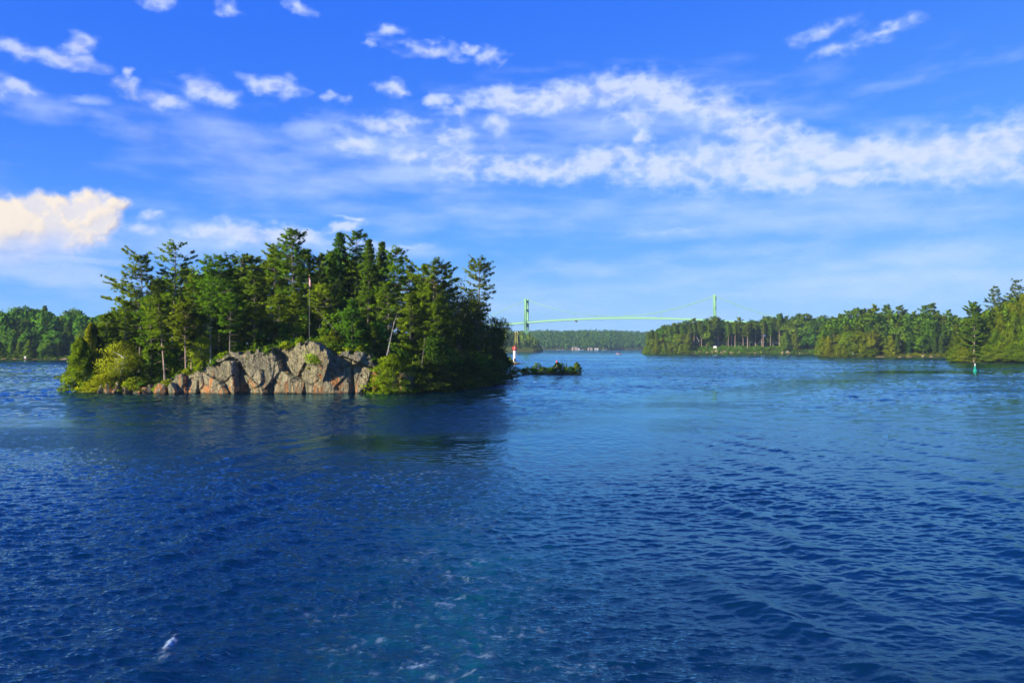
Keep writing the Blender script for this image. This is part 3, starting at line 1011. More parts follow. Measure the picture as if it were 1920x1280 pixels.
def build_island():
    xs, ys = np.arange(-77, 3.5, 0.6), np.arange(116.5, 204, 0.6)
    X, Y = np.meshgrid(xs, ys)
    Z = island_h(X, Y)
    o = obj("island_ground", mesh_np("island_ground", np.stack([X, Y, Z], -1).reshape(-1, 3), grid_faces(*X.shape), smooth=True), MOSS)
    tag(o, "mossy ground of the wooded island above the grey cliff", "island", kind='structure')
    # the cliff: jointed granite, every block its own tilted face
    u = np.arange(-57.5, -13.6, 0.085)
    nv = 110
    front = np.interp(u, OUT[:9, 0], OUT[:9, 1])
    edge = np.interp(u, EDGE[:, 0], EDGE[:, 1])
    edge = edge + 0.45 * fbm(u / 1.7, u * 0 + 3.3, 4, 0.6, 330) + 0.25 * np.sign(perlin(u / 0.9, u * 0 + 0.7, 331))
    edge = np.maximum(edge, 0.12)
    v = np.linspace(0, 1, nv)
    U, V = np.meshgrid(u, v)
    FR, ED = np.meshgrid(front, v)[0], np.meshgrid(edge, v)[0]
    zz = -0.8 + (ED + 0.8) * np.minimum(V / 0.86, 1.0)
    back = 0.35 + 0.16 * np.maximum(zz, 0) + np.clip((V - 0.86) / 0.14, 0, 1) ** 1.0 * 3.4
    off = np.zeros_like(U)
    g = np.random.default_rng(77)
    for cell, asp, amp, tilt, shear in ((7.0, 1.1, 0.62, 0.24, 0.45), (2.6, 0.9, 0.20, 0.13, -0.35), (1.0, 1.0, 0.06, 0.14, 0.6)):
        sh = U + shear * zz                                    # joints lean one way, cross joints the other
        n_ = int(50 / cell * 9 / (cell * asp) * 1.3) + 20
        cx_, cz_ = g.uniform(-62, -8, n_), g.uniform(-1.5, 9.5, n_)
        a_, b_, c_ = g.normal(size=n_) * amp * 0.6, g.normal(size=n_) * tilt, g.normal(size=n_) * tilt * 0.6
        best, idx = np.full(U.shape, 1e9), np.zeros(U.shape, int)
        for k in range(n_):
            d = (sh - cx_[k]) ** 2 + ((zz - cz_[k]) / asp) ** 2
            w = d < best
            best[w] = d[w]
            idx[w] = k
        off += a_[idx] + b_[idx] * np.clip(sh - cx_[idx], -cell, cell) + c_[idx] * np.clip(zz - cz_[idx], -cell * asp, cell * asp)
    off += 0.07 * fbm(U * 1.9, zz * 1.9, 5, 0.6, 340)

    def cleft(px0, px1, zlo, zhi, lean, depth):
        x0, x1 = at(px0, 119.3), at(px1, 119.3)
        t_ = np.clip((zz - zlo) / (zhi - zlo), 0, 1)
        c = (x0 + x1) / 2 + lean * t_
        hw = (x1 - x0) / 2 * (1 - t_) ** 1.25
        return -depth * sstep(hw - np.abs(U - c), -0.12, 0.25) * (zz < zhi)
    # the dark three-cornered recess: a sheer left wall, its back sloping out to the right
    xl = at(447, 119.3) - 0.10 * zz
    run_ = np.clip((5.3 - zz) / 5.3, 0.0, 1.2) * (at(508, 119.3) - at(447, 119.3))
    fr = np.clip((U - xl) / np.maximum(run_, 0.05), 0, 1)
    off -= 2.2 * (1 - fr) ** 1.1 * (U > xl) * (zz < 5.3) * np.minimum(1, run_ / 1.2)
    off += cleft(654, 668, -0.8, 5.2, -0.2, 1.3)
    off += cleft(682, 696, -0.8, 4.2, 0.7, 1.2)
    off += cleft(368, 382, -0.8, 2.4, -0.2, 0.9)
    off += cleft(568, 580, -0.8, 1.6, 0, 0.7)
    off += cleft(508, 514, -0.8, 6.4, 0.3, 0.5)
    rib = at(444, 119) - 0.20 * zz
    off += 0.9 * np.exp(-((U - rib) / 0.75) ** 2) * sstep(zz, 6.4, 4.5)
    taper = np.clip((1.0 - V) / 0.16, 0, 1) * np.clip((u - u[0]) / 2, 0, 1) * np.clip((u[-1] - u) / 3, 0, 1)
    P = np.stack([U, FR - 0.25 + back - off * taper, zz - 0.25 * np.clip((V - 0.86) / 0.14, 0, 1) ** 2 * 1.2], -1)
    o = obj("rock_cliff", mesh_np("rock_cliff", P.reshape(-1, 3), grid_faces(nv, len(u))), ROCK)
    tag(o, "grey granite cliff with rusty orange stains along the island's waterline", "cliff", kind='structure')


build_island()


def boulder(name, seed, size, loc, label, group=None, mat=None, cat="rock", rz=0.0, sub=3):
    import bmesh
    g = np.random.default_rng(seed)
    bm = bmesh.new()
    bmesh.ops.create_icosphere(bm, subdivisions=sub, radius=1.0)
    me = bpy.data.meshes.new(name)
    bm.to_mesh(me)
    bm.free()
    v = np.zeros(len(me.vertices) * 3, np.float32)
    me.vertices.foreach_get('co', v)
    v = v.reshape(-1, 3).astype(float)
    for k in range(11):
        n = unit(g.normal(size=3) * np.array([1, 1, 0.8]))
        d = g.uniform(0.42, 0.85)
        v -= np.maximum(0, v @ n - d)[:, None] * n
    v += 0.035 * np.stack([fbm(v[:, 0] * 3 + q, v[:, 1] * 3 + v[:, 2] * 2.1, 3, 0.5, seed + 5) for q in (0, 9, 21)], 1)
    v *= np.array(size)
    me.vertices.foreach_set('co', v.astype(np.float32).ravel())
    me.update()
    o = obj(name, me, mat or ROCK, loc=loc, rz=rz)
    return tag(o, label, cat, group)


for k, (px, d, sx, sy, sz, z, label) in enumerate((
        (188, 118.9, 0.55, 0.6, 1.1, 0.35, "narrow dark rock at the far left of the island's waterline row"),
        (202, 118.8, 0.75, 0.7, 1.25, 0.45, "tall pale-edged grey rock standing in the waterline row below the birch shrub"),
        (219, 118.9, 0.95, 0.8, 1.25, 0.45, "broad dark block in the waterline row right of the tall pale-edged rock"),
        (238, 119.2, 0.80, 0.7, 1.0, 0.3, "dark rounded rock ending the waterline row beneath the low green bush"),
        (276, 119.0, 1.3, 0.9, 1.0, 0.25, "low grey rock with an orange foot left of the main cliff"),
        (302, 118.7, 1.1, 0.9, 1.5, 0.35, "reddish broken rock where the cliff begins"),
        (326, 118.6, 1.2, 0.9, 1.8, 0.5, "orange-brown wedge of rock leaning on the cliff's left end"),
        (758, 121.6, 1.9, 1.6, 2.6, 1.6, "big smooth shaded boulder behind the bright waterside bush"),
        (906, 150.2, 1.6, 1.0, 0.5, 0.15, "flat dark rock at the foot of the island's shaded right side"),
        (952, 171.0, 1.7, 1.0, 0.45, 0.15, "low dark rock tip at the island's right end"))):
    boulder("boulder", 400 + k, (sx, sy, sz), (at(px, d), d, z), label, "rocks along the island's waterline", rz=0.7 * k)


def scrub(name, pts, seed, per, leaf, mat, label, hmax=0.9, spread=0.8, flat=0.6):
    """ground cover: leaf clumps over the given (x, y, z) points, one object"""
    g = np.random.default_rng(seed)
    tr = Tris()
    pts = np.asarray(pts, float)
    sz = g.uniform(0.35, 1.0, len(pts))
    cen = np.repeat(pts, per, 0) + g.normal(size=(len(pts) * per, 3)) * np.repeat(sz, per)[:, None] * spread * np.array([1, 1, 0.25])
    cen[:, 2] += np.abs(g.normal(size=len(cen))) * hmax * flat * np.repeat(sz, per)
    leaves(tr, g, cen, leaf, 0.6, np.repeat(np.repeat([[-0.1, -0.35, 0.8]], len(pts), 0) + 0.4 * g.normal(size=(len(pts), 3)), per, 0))
    o = obj(name, tr.mesh(name), mat)
    return tag(o, label, "undergrowth", kind='stuff')


def island_scrub():
    g = np.random.default_rng(500)
    x, y = g.uniform(-74, 0, 9000), g.uniform(119, 190, 9000)
    s_ = inside_distance(x, y, OUT)
    h = island_h(x, y)
    n = fbm(x / 4.0, y / 4.0, 3, 0.5, 510)
    front = (y < 129) & (x > -54) & (x < -18)
    sel = (s_ > 1.6) & ((~front & (n > -0.2)) | (front & (n > 0.02)) & (s_ > 3.0)) & (y < 172)
    scrub("undergrowth", np.stack([x, y, h], 1)[sel & (x > -17.5)], 523, 20, 0.22, LEAF['dark'], "dark shaded bushes along the island's right flank", hmax=0.7)  # this flank's shade is painted into the leaf colour
    sel = sel & (x <= -17.5)
    scrub("undergrowth", np.stack([x, y, h], 1)[sel], 520, 26, 0.22, LEAF['oak'], "low green bushes and ferns growing between the island's trunks")
    x, y = g.uniform(-56, -19.5, 9000), g.uniform(119.5, 134, 9000)
    s_ = inside_distance(x, y, OUT)
    n = fbm(x / 2.5, y / 2.5, 3, 0.5, 530)
    sel = (s_ > 2.6) & (s_ < 11) & (n > -0.12)
    tr = Tris()
    p = np.stack([x, y, island_h(x, y)], 1)[sel]
    blades(tr, g, p, np.repeat([[0.1, -0.2, 1.0]], len(p), 0), 10, 0.32, 0.035, 0.5)
    o = obj("grass", tr.mesh("grass"), LEAF['cedar'])
    tag(o, "short yellow-green grass on the sunlit slope above the cliff", "grass", kind='stuff')


island_scrub()


def tree(kind, px, top, d, width, label, name=None, cat="tree", seed=None, base_z=None, bark=None, leaf=None, group="trees on the wooded island", **kw):
    """one island tree: foot at depth d below pixel column px, tip at pixel row top, crown `width` photo pixels across"""
    x = at(px, d)
    z = float(island_h(np.array([x]), np.array([d]))[0]) if base_z is None else base_z
    z = max(z, 0.1)
    H = EYE + (650.0 - top) / F * d - z
    Rm = width / F * d * 0.5 * (1.38 if kind == 'white' else 1.22)
    seed = seed or int(px * 7 + d * 13 + top)
    if kind in ('white', 'red', 'spruce'):
        ms = conifer(seed, H, Rm, kind=kind, **kw)
        nm = {'white': "pine_tree", 'red': "pine_tree", 'spruce': "spruce_tree"}[kind]
        lf, bk = ('spruce' if kind == 'spruce' else 'pine'), {'white': 'grey', 'red': 'pink', 'spruce': 'dark'}[kind]
    elif kind == 'cedar':
        ms = cedar(seed, H, Rm, **kw)
        nm, lf, bk = "cedar_tree", 'cedar', 'grey'
    else:
        ms = broadleaf(seed, H, Rm, **kw)
        nm, lf, bk = ("shrub" if kind == 'shrub' else "broadleaf_tree"), ('birch' if kind == 'shrub' else 'oak'), 'grey'
        if kind == 'shrub':
            cat = "shrub"
    return plant(name or nm, ms, LEAF[leaf or lf], BARK[bark or bk], (x, d, z - 0.05), label, cat, group)


ISLAND_TREES = [
    # the far left end
    ('cedar', 160, 632, 124.0, 52, "drooping olive cedar overhanging the water at the island's left tip", dict(lean=(-0.6, -0.4), droop=0.9, n=5200)),
    ('cedar', 172, 606, 128.0, 46, "slim cedar just behind the drooping cedar at the island's left tip", dict(droop=0.7)),
    ('white', 198, 586, 130.0, 60, "short feathery pine above the birch shrub at the island's left", dict(base=0.12)),
    ('shrub', 222, 646, 121.5, 78, "bright yellow-green birch shrub over the dark waterline rocks", dict(base=0.10, n=6500, leaf=0.20, lobes=17, stems=4, bark='white')),
    ('white', 236, 566, 132.0, 62, "mid-height pine filling the gap left of the windswept pine", dict(base=0.18)),
    ('white', 262, 478, 138.0, 118, "tall windswept pine with long left-reaching boughs at the island's left", dict(base=0.30, wind=-0.35, dens=1.15)),
    ('white', 284, 556, 128.5, 66, "bushy lower pine in front of the windswept pine", dict(base=0.25)),
    ('red', 324, 457, 141.0, 84, "open tufted pine standing clear of the canopy, its bare limbs against the sky", dict(base=0.55, gap=0.30, dens=0.9, bark='grey')),
    ('red', 310, 562, 122.6, 66, "pine on a leaning pale stem, first of the bare-stemmed pines above the cliff's left", dict(base=0.50, lean=(-1.0, 0))),
    ('red', 349, 572, 122.0, 54, "pine on a straight pinkish stem at the cliff's left edge", dict(base=0.55, seed=71)),
    ('red', 359, 590, 124.5, 40, "thinner stem close behind the straight pinkish pine", dict(base=0.55)),
    ('shrub', 376, 622, 124.5, 56, "bright green shrub between the pale stems on the grassy slope", dict(base=0.05, n=4500, leaf=0.20, stems=4)),
    ('red', 395, 566, 124.6, 60, "pine on a slim white stem right of the bright slope shrub", dict(base=0.48, bark='white')),
    ('red', 431, 560, 123.4, 74, "forked-looking grey pine standing on the cliff's highest left shoulder", dict(base=0.48, bark='grey')),
    ('white', 366, 516, 140.0, 70, "dark full pine behind the pale stems of the slope", dict(base=0.2)),
    ('white', 412, 478, 138.0, 104, "broad rounded pine crown peaking left of the island's centre", dict(base=0.25, dens=1.1)),
    ('red', 450, 484, 148.0, 56, "thin see-through pine crown between two fuller crowns", dict(base=0.6, gap=0.4)),
    ('white', 476, 512, 136.0, 64, "pine of middling height left of the tallest pine", dict(base=0.22)),
    ('red', 446, 575, 128.0, 50, "low pine with leaning trunks over the mossy shelf", dict(base=0.4, lean=(0.8, 0), bark='grey')),
    ('white', 478, 590, 127.5, 60, "short dark pine at the back of the mossy shelf", dict(base=0.2)),
    ('white', 516, 462, 141.0, 74, "tall pine crowding the tallest pine's left side", dict(base=0.25)),
    ('white', 551, 432, 137.0, 92, "tallest pine of the island, its narrow tip highest of all", dict(base=0.22, dens=1.1)),
    ('white', 522, 555, 130.0, 66, "leafy pine below the tallest pine, left of the flagpole", dict(base=0.25)),
    ('white', 556, 552, 130.5, 56, "pine right behind the flagpole's foot", dict(base=0.3)),
    ('white', 600, 480, 141.0, 58, "sunlit pine behind the limp red and white flag", dict(base=0.22)),
    ('red', 612, 540, 131.0, 70, "pine on a dark straight trunk right of the flagpole", dict(base=0.42, bark='grey')),
    ('spruce', 634, 436, 141.0, 62, "pointed dark spruce with regular tiers at the top of the skyline", dict(base=0.2)),
    ('white', 668, 433, 144.0, 78, "double-tipped tall pine right of the pointed spruce", dict(base=0.25)),
    ('spruce', 690, 448, 140.0, 50, "narrow spruce wedged behind the double-tipped pine", dict(base=0.2)),
    ('spruce', 713, 452, 143.0, 46, "slender spruce spire stepping down to the right", dict(base=0.2)),
    ('white', 746, 464, 141.0, 84, "ragged pine with upswept tips right of the slender spire", dict(base=0.25)),
    ('spruce', 660, 562, 124.6, 76, "small bushy spruce standing alone on the cliff's right end", dict(base=0.05, dens=1.1)),
    ('red', 627, 626, 123.2, 34, "sapling pine beside the small bushy spruce", dict(base=0.35, bark='grey')),
    ('white', 727, 536, 132.0, 92, "wide sunlit pine in the middle of the island's right half", dict(base=0.2)),
    ('white', 768, 556, 130.0, 74, "pine with pale inner branches right of the wide sunlit pine", dict(base=0.2)),
    ('red', 816, 498, 138.0, 104, "flat-topped yellowish pine at the shoulder of the skyline", dict(base=0.42, dens=1.2)),
    ('red', 818, 572, 131.0, 62, "pine on a bare knotty trunk near the shaded right side", dict(base=0.42, bark='grey')),
    ('broad', 792, 520, 150.0, 90, "rounded broad-leaved crown behind the flat-topped pine", dict(base=0.2)),
    ('broad', 858, 530, 152.0, 96, "dark broad-leaved tree sloping to the island's right", dict(base=0.1, leaf='dark') ),
    ('red', 905, 486, 165.0, 58, "lone crooked pine rising from the island's right end", dict(base=0.52, gap=0.15, lean=(-0.8, 0), bark='grey')),
    ('broad', 898, 566, 160.0, 92, "big shaded leafy tree below the lone crooked pine", dict(base=0.06, n=11000, lobes=18)),
    ('broad', 924, 596, 165.0, 58, "leaning leafy tree hanging over the water at the island's right end", dict(base=0.04, lean=(1.0, 0), n=8000)),
    ('cedar', 936, 655, 169.0, 50, "low shaded cedar brushing the water at the right tip", dict(leaf='dark')),
    ('broad', 858, 606, 141.0, 92, "shaded leafy tree on the right flank, left of the overhanging ones", dict(base=0.04, n=9000)),
    ('broad', 806, 628, 129.0, 80, "dim leafy tree low on the right flank behind the boulder", dict(base=0.04, n=8000, leaf='dark')),
    ('cedar', 736, 664, 120.9, 74, "bright feathery cedar bush at the water beside the cliff's right end", dict(shape=0.6, droop=0.4, n=4600)),
    ('shrub', 598, 654, 119.7, 62, "bright round-leaved bush growing from a ledge of the cliff", dict(base=0.02, base_z=4.2, n=3600, leaf=0.24, lobes=12, stems=3, leaf_='birch')),
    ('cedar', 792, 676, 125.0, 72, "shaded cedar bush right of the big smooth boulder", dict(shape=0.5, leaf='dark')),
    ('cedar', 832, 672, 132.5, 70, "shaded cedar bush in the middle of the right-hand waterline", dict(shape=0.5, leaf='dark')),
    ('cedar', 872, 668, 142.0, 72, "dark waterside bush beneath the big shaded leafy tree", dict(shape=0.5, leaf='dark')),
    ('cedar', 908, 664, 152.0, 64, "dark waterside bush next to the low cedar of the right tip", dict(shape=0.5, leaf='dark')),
    ('cedar', 256, 706, 120.6, 44, "small yellowish bush at the waterline left of the orange wedge rock", dict(shape=0.5, n=1800)),
    ('cedar', 205, 700, 121.4, 60, "low bright green bush just behind the waterline rocks", dict(shape=0.4, n=2200)),
]
for kind, px, top, d, width, label, kw in ISLAND_TREES:
    kw = dict(kw)
    if 'leaf_' in kw:
        kw.pop('leaf_')
    lsize = None
    if isinstance(kw.get('leaf'), float):                        # leaf size of a broad crown, not a material
        lsize = kw.pop('leaf')
    lmat = kw.pop('leaf', None)
    if kind in ('broad', 'shrub'):
        x = at(px, d)
        bz = kw.pop('base_z', None)
        bark = kw.pop('bark', None)
        z = max(0.1, float(island_h(np.array([x]), np.array([d]))[0])) if bz is None else bz
        H = EYE + (650.0 - top) / F * d - z
        ms = broadleaf(int(px * 7 + top), H, width / F * d * 0.5, leaf=lsize or 0.30, **kw)
        sh = kind == 'shrub'
        plant("shrub" if sh else "broadleaf_tree", ms, LEAF[lmat or ('birch' if sh else ('dark' if px > 840 else 'oak'))], BARK[bark or 'grey'], (x, d, z - 0.05), label, "shrub" if sh else "tree", "trees on the wooded island")  # crowns towards the right end get the leaves with shade in their colour
    else:
        if kind == 'cedar' and top > 640:
            kw.setdefault('blade', 0.30)
        tree(kind, px, top, d, width, label, leaf=lmat, **kw)

# the trees of the interior: only pieces of their crowns show between the others
g0 = np.random.default_rng(600)
protos = [conifer(610 + k, 17.0, 5.6, base=0.08, kind=('white', 'white', 'spruce')[k % 3], detail=0.75) for k in range(4)] + [broadleaf(620 + k, 14.0, 4.6, base=0.08, n=9000, leaf=0.36) for k in range(2)]
for k, (px, top, d) in enumerate(((270, 560, 152), (310, 530, 160), (350, 530, 166), (395, 520, 155), (430, 510, 168), (470, 500, 158), (500, 500, 170), (540, 480, 160), (575, 470, 172), (610, 480, 158), (650, 470, 168),
                                  (690, 480, 158), (725, 485, 170), (765, 500, 158), (800, 530, 168), (840, 548, 172), (872, 560, 178), (330, 570, 146), (455, 540, 142), (585, 520, 150), (700, 520, 150), (780, 545, 146), (240, 585, 146), (210, 600, 140), (225, 578, 150), (252, 545, 150), (292, 522, 152), (338, 508, 152), (384, 500, 156), (428, 498, 152), (470, 478, 150), (510, 470, 152), (620, 470, 150), (780, 520, 152))):
    x = at(px, d)
    z = max(0.2, float(island_h(np.array([x]), np.array([float(d)]))[0]))
    H = EYE + (650.0 - top) / F * d - z
    j = k % 6
    sc = H / (17.0 if j < 4 else 14.0)
    t = plant("pine_tree" if j < 4 else "broadleaf_tree", protos[j], LEAF['pine' if j < 4 else 'oak'], BARK['dark'], (x, d, z), "tree of the island's dim interior, showing only in gaps behind the front crowns", "tree", "inner trees of the island", rz=g0.uniform(0, 6.28),
              scale=(sc * g0.uniform(0.9, 1.15), sc * g0.uniform(0.9, 1.15), sc))


# young growth under the tall trees
low = [broadleaf(640 + k, 4.5, 2.3, base=0.03, n=3000, leaf=0.26, lobes=11, hug=True) for k in range(3)] + [conifer(645 + k, 5.5, 1.9, base=0.04, kind=('white', 'spruce')[k], detail=0.8) for k in range(2)]
for k, (px, d, h) in enumerate(((250, 126, 4.5), (280, 127, 5.0), (300, 131, 5.0), (335, 131, 5.5), (372, 132, 5.0), (405, 130, 4.5), (455, 132, 4.5), (440, 126, 2.6), (500, 131, 5.0), (530, 128, 3.6), (552, 131, 5.5), (575, 132, 4.5),
                                (610, 129, 4.2), (640, 130, 5.0), (678, 128, 5.0), (700, 125.5, 4.0), (712, 129, 6.0), (740, 128, 5.0), (762, 129, 6.5), (785, 131, 6.5), (825, 134, 6.5), (845, 138, 6.0), (885, 148, 6.0), (915, 158, 6.0), (325, 125.5, 1.8), (415, 123.6, 1.6), (480, 124.5, 1.8), (700, 121.6, 1.8))):
    x = at(px, d)
    z = max(0.2, float(island_h(np.array([x]), np.array([float(d)]))[0]))
    j = (k * 3 + k // 4) % 5
    sc = h / (4.5 if j < 3 else 5.5)
    plant("shrub" if j < 3 else "young_pine", low[j], LEAF[('dark' if px > 745 else 'oak') if j < 3 else 'pine'], BARK['dark'], (x, d, z - 0.05), "young growth filling the shade beneath the island's tall trees", "shrub" if j < 3 else "tree", "young growth on the island", rz=g0.uniform(0, 6.28),  # shrubs right of the cliff use the shade-darkened leaf colour
          scale=(sc * g0.uniform(0.95, 1.3), sc * g0.uniform(0.95, 1.3), sc))


# small growth rooted along the rim and in the joints of the cliff
rim = [broadleaf(660 + k, 1.3, 0.8, base=0.0, n=1100, leaf=0.17, lobes=9, hug=True) for k in range(2)] + [cedar(665, 1.5, 0.7, n=700, blade=0.24, droop=0.3, shape=0.6)]
for k, (px, py, d, h) in enumerate(((335, 708, 119.8, 1.0), (352, 701, 120.0, 1.2), (378, 690, 120.2, 1.3), (402, 683, 120.3, 1.1), (424, 671, 120.6, 1.3), (470, 668, 120.8, 1.2), (505, 662, 120.8, 1.5), (536, 651, 121.0, 1.3), (566, 645, 121.4, 1.4),
                                    (628, 655, 121.0, 1.6), (650, 664, 120.8, 1.4), (676, 664, 121.0, 1.6), (697, 680, 121.2, 1.5), (316, 722, 119.2, 1.2), (296, 728, 119.0, 1.0), (268, 726, 119.6, 1.3), (584, 690, 119.6, 0.9), (700, 716, 120.2, 1.3))):
    x, z = at(px, d, py)
    me = rim[k % 3]
    s_ = h / (1.3 if k % 3 < 2 else 1.5)
    plant("shrub", me, LEAF[('oak', 'birch', 'cedar')[k % 3]], BARK['dark'], (x, d, z - 0.35), "small green bush rooted along the rim and joints of the grey cliff", "shrub", "small bushes on the cliff's rim", rz=g0.uniform(0, 6.28), scale=(s_ * 1.25, s_ * 1.25, s_))


def snag(name, p0, p1, r, label, twigs, seed, mat='white', group=None, cat="dead tree"):
    """bare dead trunk with a few broken limbs"""
    g = np.random.default_rng(seed)
    p0, p1 = np.array(p0, float), np.array(p1, float)
    tb = Tubes()
    q = np.linspace(0, 1, 8)[:, None]
    L = np.linalg.norm(p1 - p0)
    path = p0 + (p1 - p0) * q + 0.02 * L * np.sin(q * 7 + g.uniform(0, 6)) * np.array([0.4, 0.2, 0.1]) * q
    tb.add(path - p0, r * (1 - 0.75 * q[:, 0]), 6)
    for k in range(twigs):
        i = g.integers(2, 8)
        dd = unit(g.normal(size=3) + 0.6 * (p1 - p0) / L) * L * g.uniform(0.10, 0.28)
        w = np.linspace(0, 1, 4)[:, None]
        tb.add(path[i] - p0 + dd * w + np.array([0, 0, -0.15]) * w ** 2, r * 0.35 * (1 - 0.8 * w[:, 0]), 4)
    o = obj(name, tb.mesh(name), BARK[mat], loc=tuple(p0))
    return tag(o, label, cat, group)


def ip(px, py, d):
    x, z = at(px, d, py)
    return (x, d, z)


snag("dead_tree", ip(723, 676, 123.0), ip(741, 598, 123.6), 0.09, "bare white dead trunk leaning right above the bright waterside cedar bush", 9, 701)
snag("dead_tree", ip(640, 632, 124.8), ip(588, 574, 126.0), 0.06, "fallen pale trunk slanting down from the flagpole towards the bushy spruce", 5, 702, 'grey')
snag("dead_tree", ip(790, 692, 123.8), ip(796, 640, 124.2), 0.07, "thin broken dead stem among the shaded bushes", 7, 703, 'grey')
snag("dead_tree", ip(342, 596, 123.0), ip(314, 600, 123.4), 0.05, "dry bare bough sticking out left of the straight pinkish stem", 4, 704)


# ------------------------------------------------------------------ the far shores
class Land:
    """a wooded bank: shoreline given in (photo column, metres ahead); ground rises with the distance behind it"""
    def __init__(self, name, shore, profile, seed, label, mat=None, bumps=0.25):
        self.sh, self.pr, self.seed, self.bumps = np.array(shore, float), np.array(profile, float), seed, bumps
        px = np.linspace(self.sh[0, 0], self.sh[-1, 0], max(40, int((self.sh[-1, 0] - self.sh[0, 0]) / 4)))
        back = np.concatenate([[-3, -0.5], np.linspace(0, 12, 13), np.linspace(15, self.pr[-1, 0], 18)])
        PX, B = np.meshgrid(px, back)
        x, y, z = self.point(PX, B)
        o = obj(name, mesh_np(name, np.stack([x, y, z], -1).reshape(-1, 3), grid_faces(*PX.shape), smooth=True), mat or FLOOR)
        tag(o, label, "shore", kind='structure')

    def depth(self, px):
        return np.interp(px, self.sh[:, 0], self.sh[:, 1])

    def point(self, px, back):
        px, back = np.asarray(px, float), np.asarray(back, float)
        d = self.depth(px) + back + 1.5 * fbm(px / 14.0, px * 0 + 0.5, 3, 0.5, self.seed)
        x = (px - 960.0) / F * d
        z = np.interp(back, self.pr[:, 0], self.pr[:, 1])
        end = np.minimum(1, np.minimum(px - self.sh[0, 0], self.sh[-1, 0] - px) / 14.0 + 0.15)
        z = np.where(z > 0, z * end, z)
        z = z + self.bumps * fbm(x / 5.0, d / 5.0, 4, 0.5, self.seed + 9) * np.clip(back, 0, 3)
        return x, d, z


# far-tree shapes: coarser needles, enough for a few dozen pixels of height
FARS = {
    'pine': [conifer(800 + k, 18.0, 4.0, base=(0.22, 0.35, 0.28, 0.15)[k], kind='white', detail=0.34, dens=1.2) for k in range(4)],
    'stem': [conifer(810 + k, 18.0, 3.3, base=(0.55, 0.48, 0.60)[k], kind='red', detail=0.34, dens=1.2, rt=0.30) for k in range(3)],
    'spruce': [conifer(820 + k, 16.0, 3.0, base=0.05, kind='spruce', detail=0.34, dens=1.1) for k in range(2)],
    'cedar': [cedar(830 + k, 10.0, 2.6, n=1500, blade=0.62, droop=0.5) for k in range(3)],
    'thuja': [cedar(850 + k, 18.0, 4.6, n=4600, blade=0.52, droop=0.4, shape=0.75) for k in range(3)],
    'broad': [broadleaf(840 + k, 13.0, 4.6, base=0.08, n=3600, leaf=0.62, lobes=14) for k in range(4)],
}
FAR_H = {'pine': 18.0, 'stem': 18.0, 'spruce': 16.0, 'cedar': 10.0, 'thuja': 18.0, 'broad': 13.0}
FAR_LEAF = {'pine': 'pine', 'stem': 'pine', 'spruce': 'spruce', 'cedar': 'cedar', 'thuja': 'cedar', 'broad': 'oak'}
FAR_BARK = {'pine': 'grey', 'stem': 'pink', 'spruce': 'dark', 'cedar': 'grey', 'thuja': 'grey', 'broad': 'grey'}
FAR_NAME = {'pine': "pine_tree", 'stem': "pine_tree", 'spruce': "spruce_tree", 'cedar': "cedar_tree", 'thuja': "cedar_tree", 'broad': "broadleaf_tree"}
_count = {}
_mat_copies = {}


def far_tree(land, kind, px, back, top, label, group, wide=1.0, g=None, leaf=None, bark=None):
    x, y, z = (float(q) for q in land.point(px, back))
    H = EYE + (650.0 - top) / F * y - z
    if H < 1.0:
        return None
    lst = FARS[kind]
    i = _count.get(kind, 0)
    _count[kind] = i + 1
    tm, cm = lst[i % len(lst)]
    lf = leaf or FAR_LEAF[kind]
    key = (cm.name, lf)
    if key not in _mat_copies:
        c2 = cm.copy() if cm.materials else cm
        c2.materials.clear()
        c2.materials.append(LEAF[lf])
        _mat_copies[key] = c2
    sc = H / FAR_H[kind]
    w = sc * wide * g.uniform(0.88, 1.18)
    return plant(FAR_NAME[kind], (tm, _mat_copies[key]), LEAF[lf], BARK[bark or FAR_BARK[kind]], (x, y, z - 0.1), label, "tree", group, rz=g.uniform(0, 6.28), scale=(w, w, sc))


def wood(land, px0, px1, skyline, ranks, seed, labels, group, leaf=None):
    """ranks of trees from the water back; each rank: (how far back, column step, kinds, share of the skyline height, width)"""
    g = np.random.default_rng(seed)
    sk = np.array(skyline, float)
    for back, step, kinds, share, wide in ranks:
        px = px0 + step * 0.5
        while px < px1:
            p = px + g.uniform(-0.35, 0.35) * step
            b = back * g.uniform(0.8, 1.25)
            st = np.interp(p, sk[:, 0], sk[:, 1])
            top = 650.0 - (650.0 - st) * share * g.uniform(0.86, 1.04)
            kind = kinds[g.integers(0, len(kinds))]
            far_tree(land, kind, p, b, top, labels[kind], group, wide, g, leaf=(leaf or {}).get(kind))
            px += step * g.uniform(0.8, 1.2)


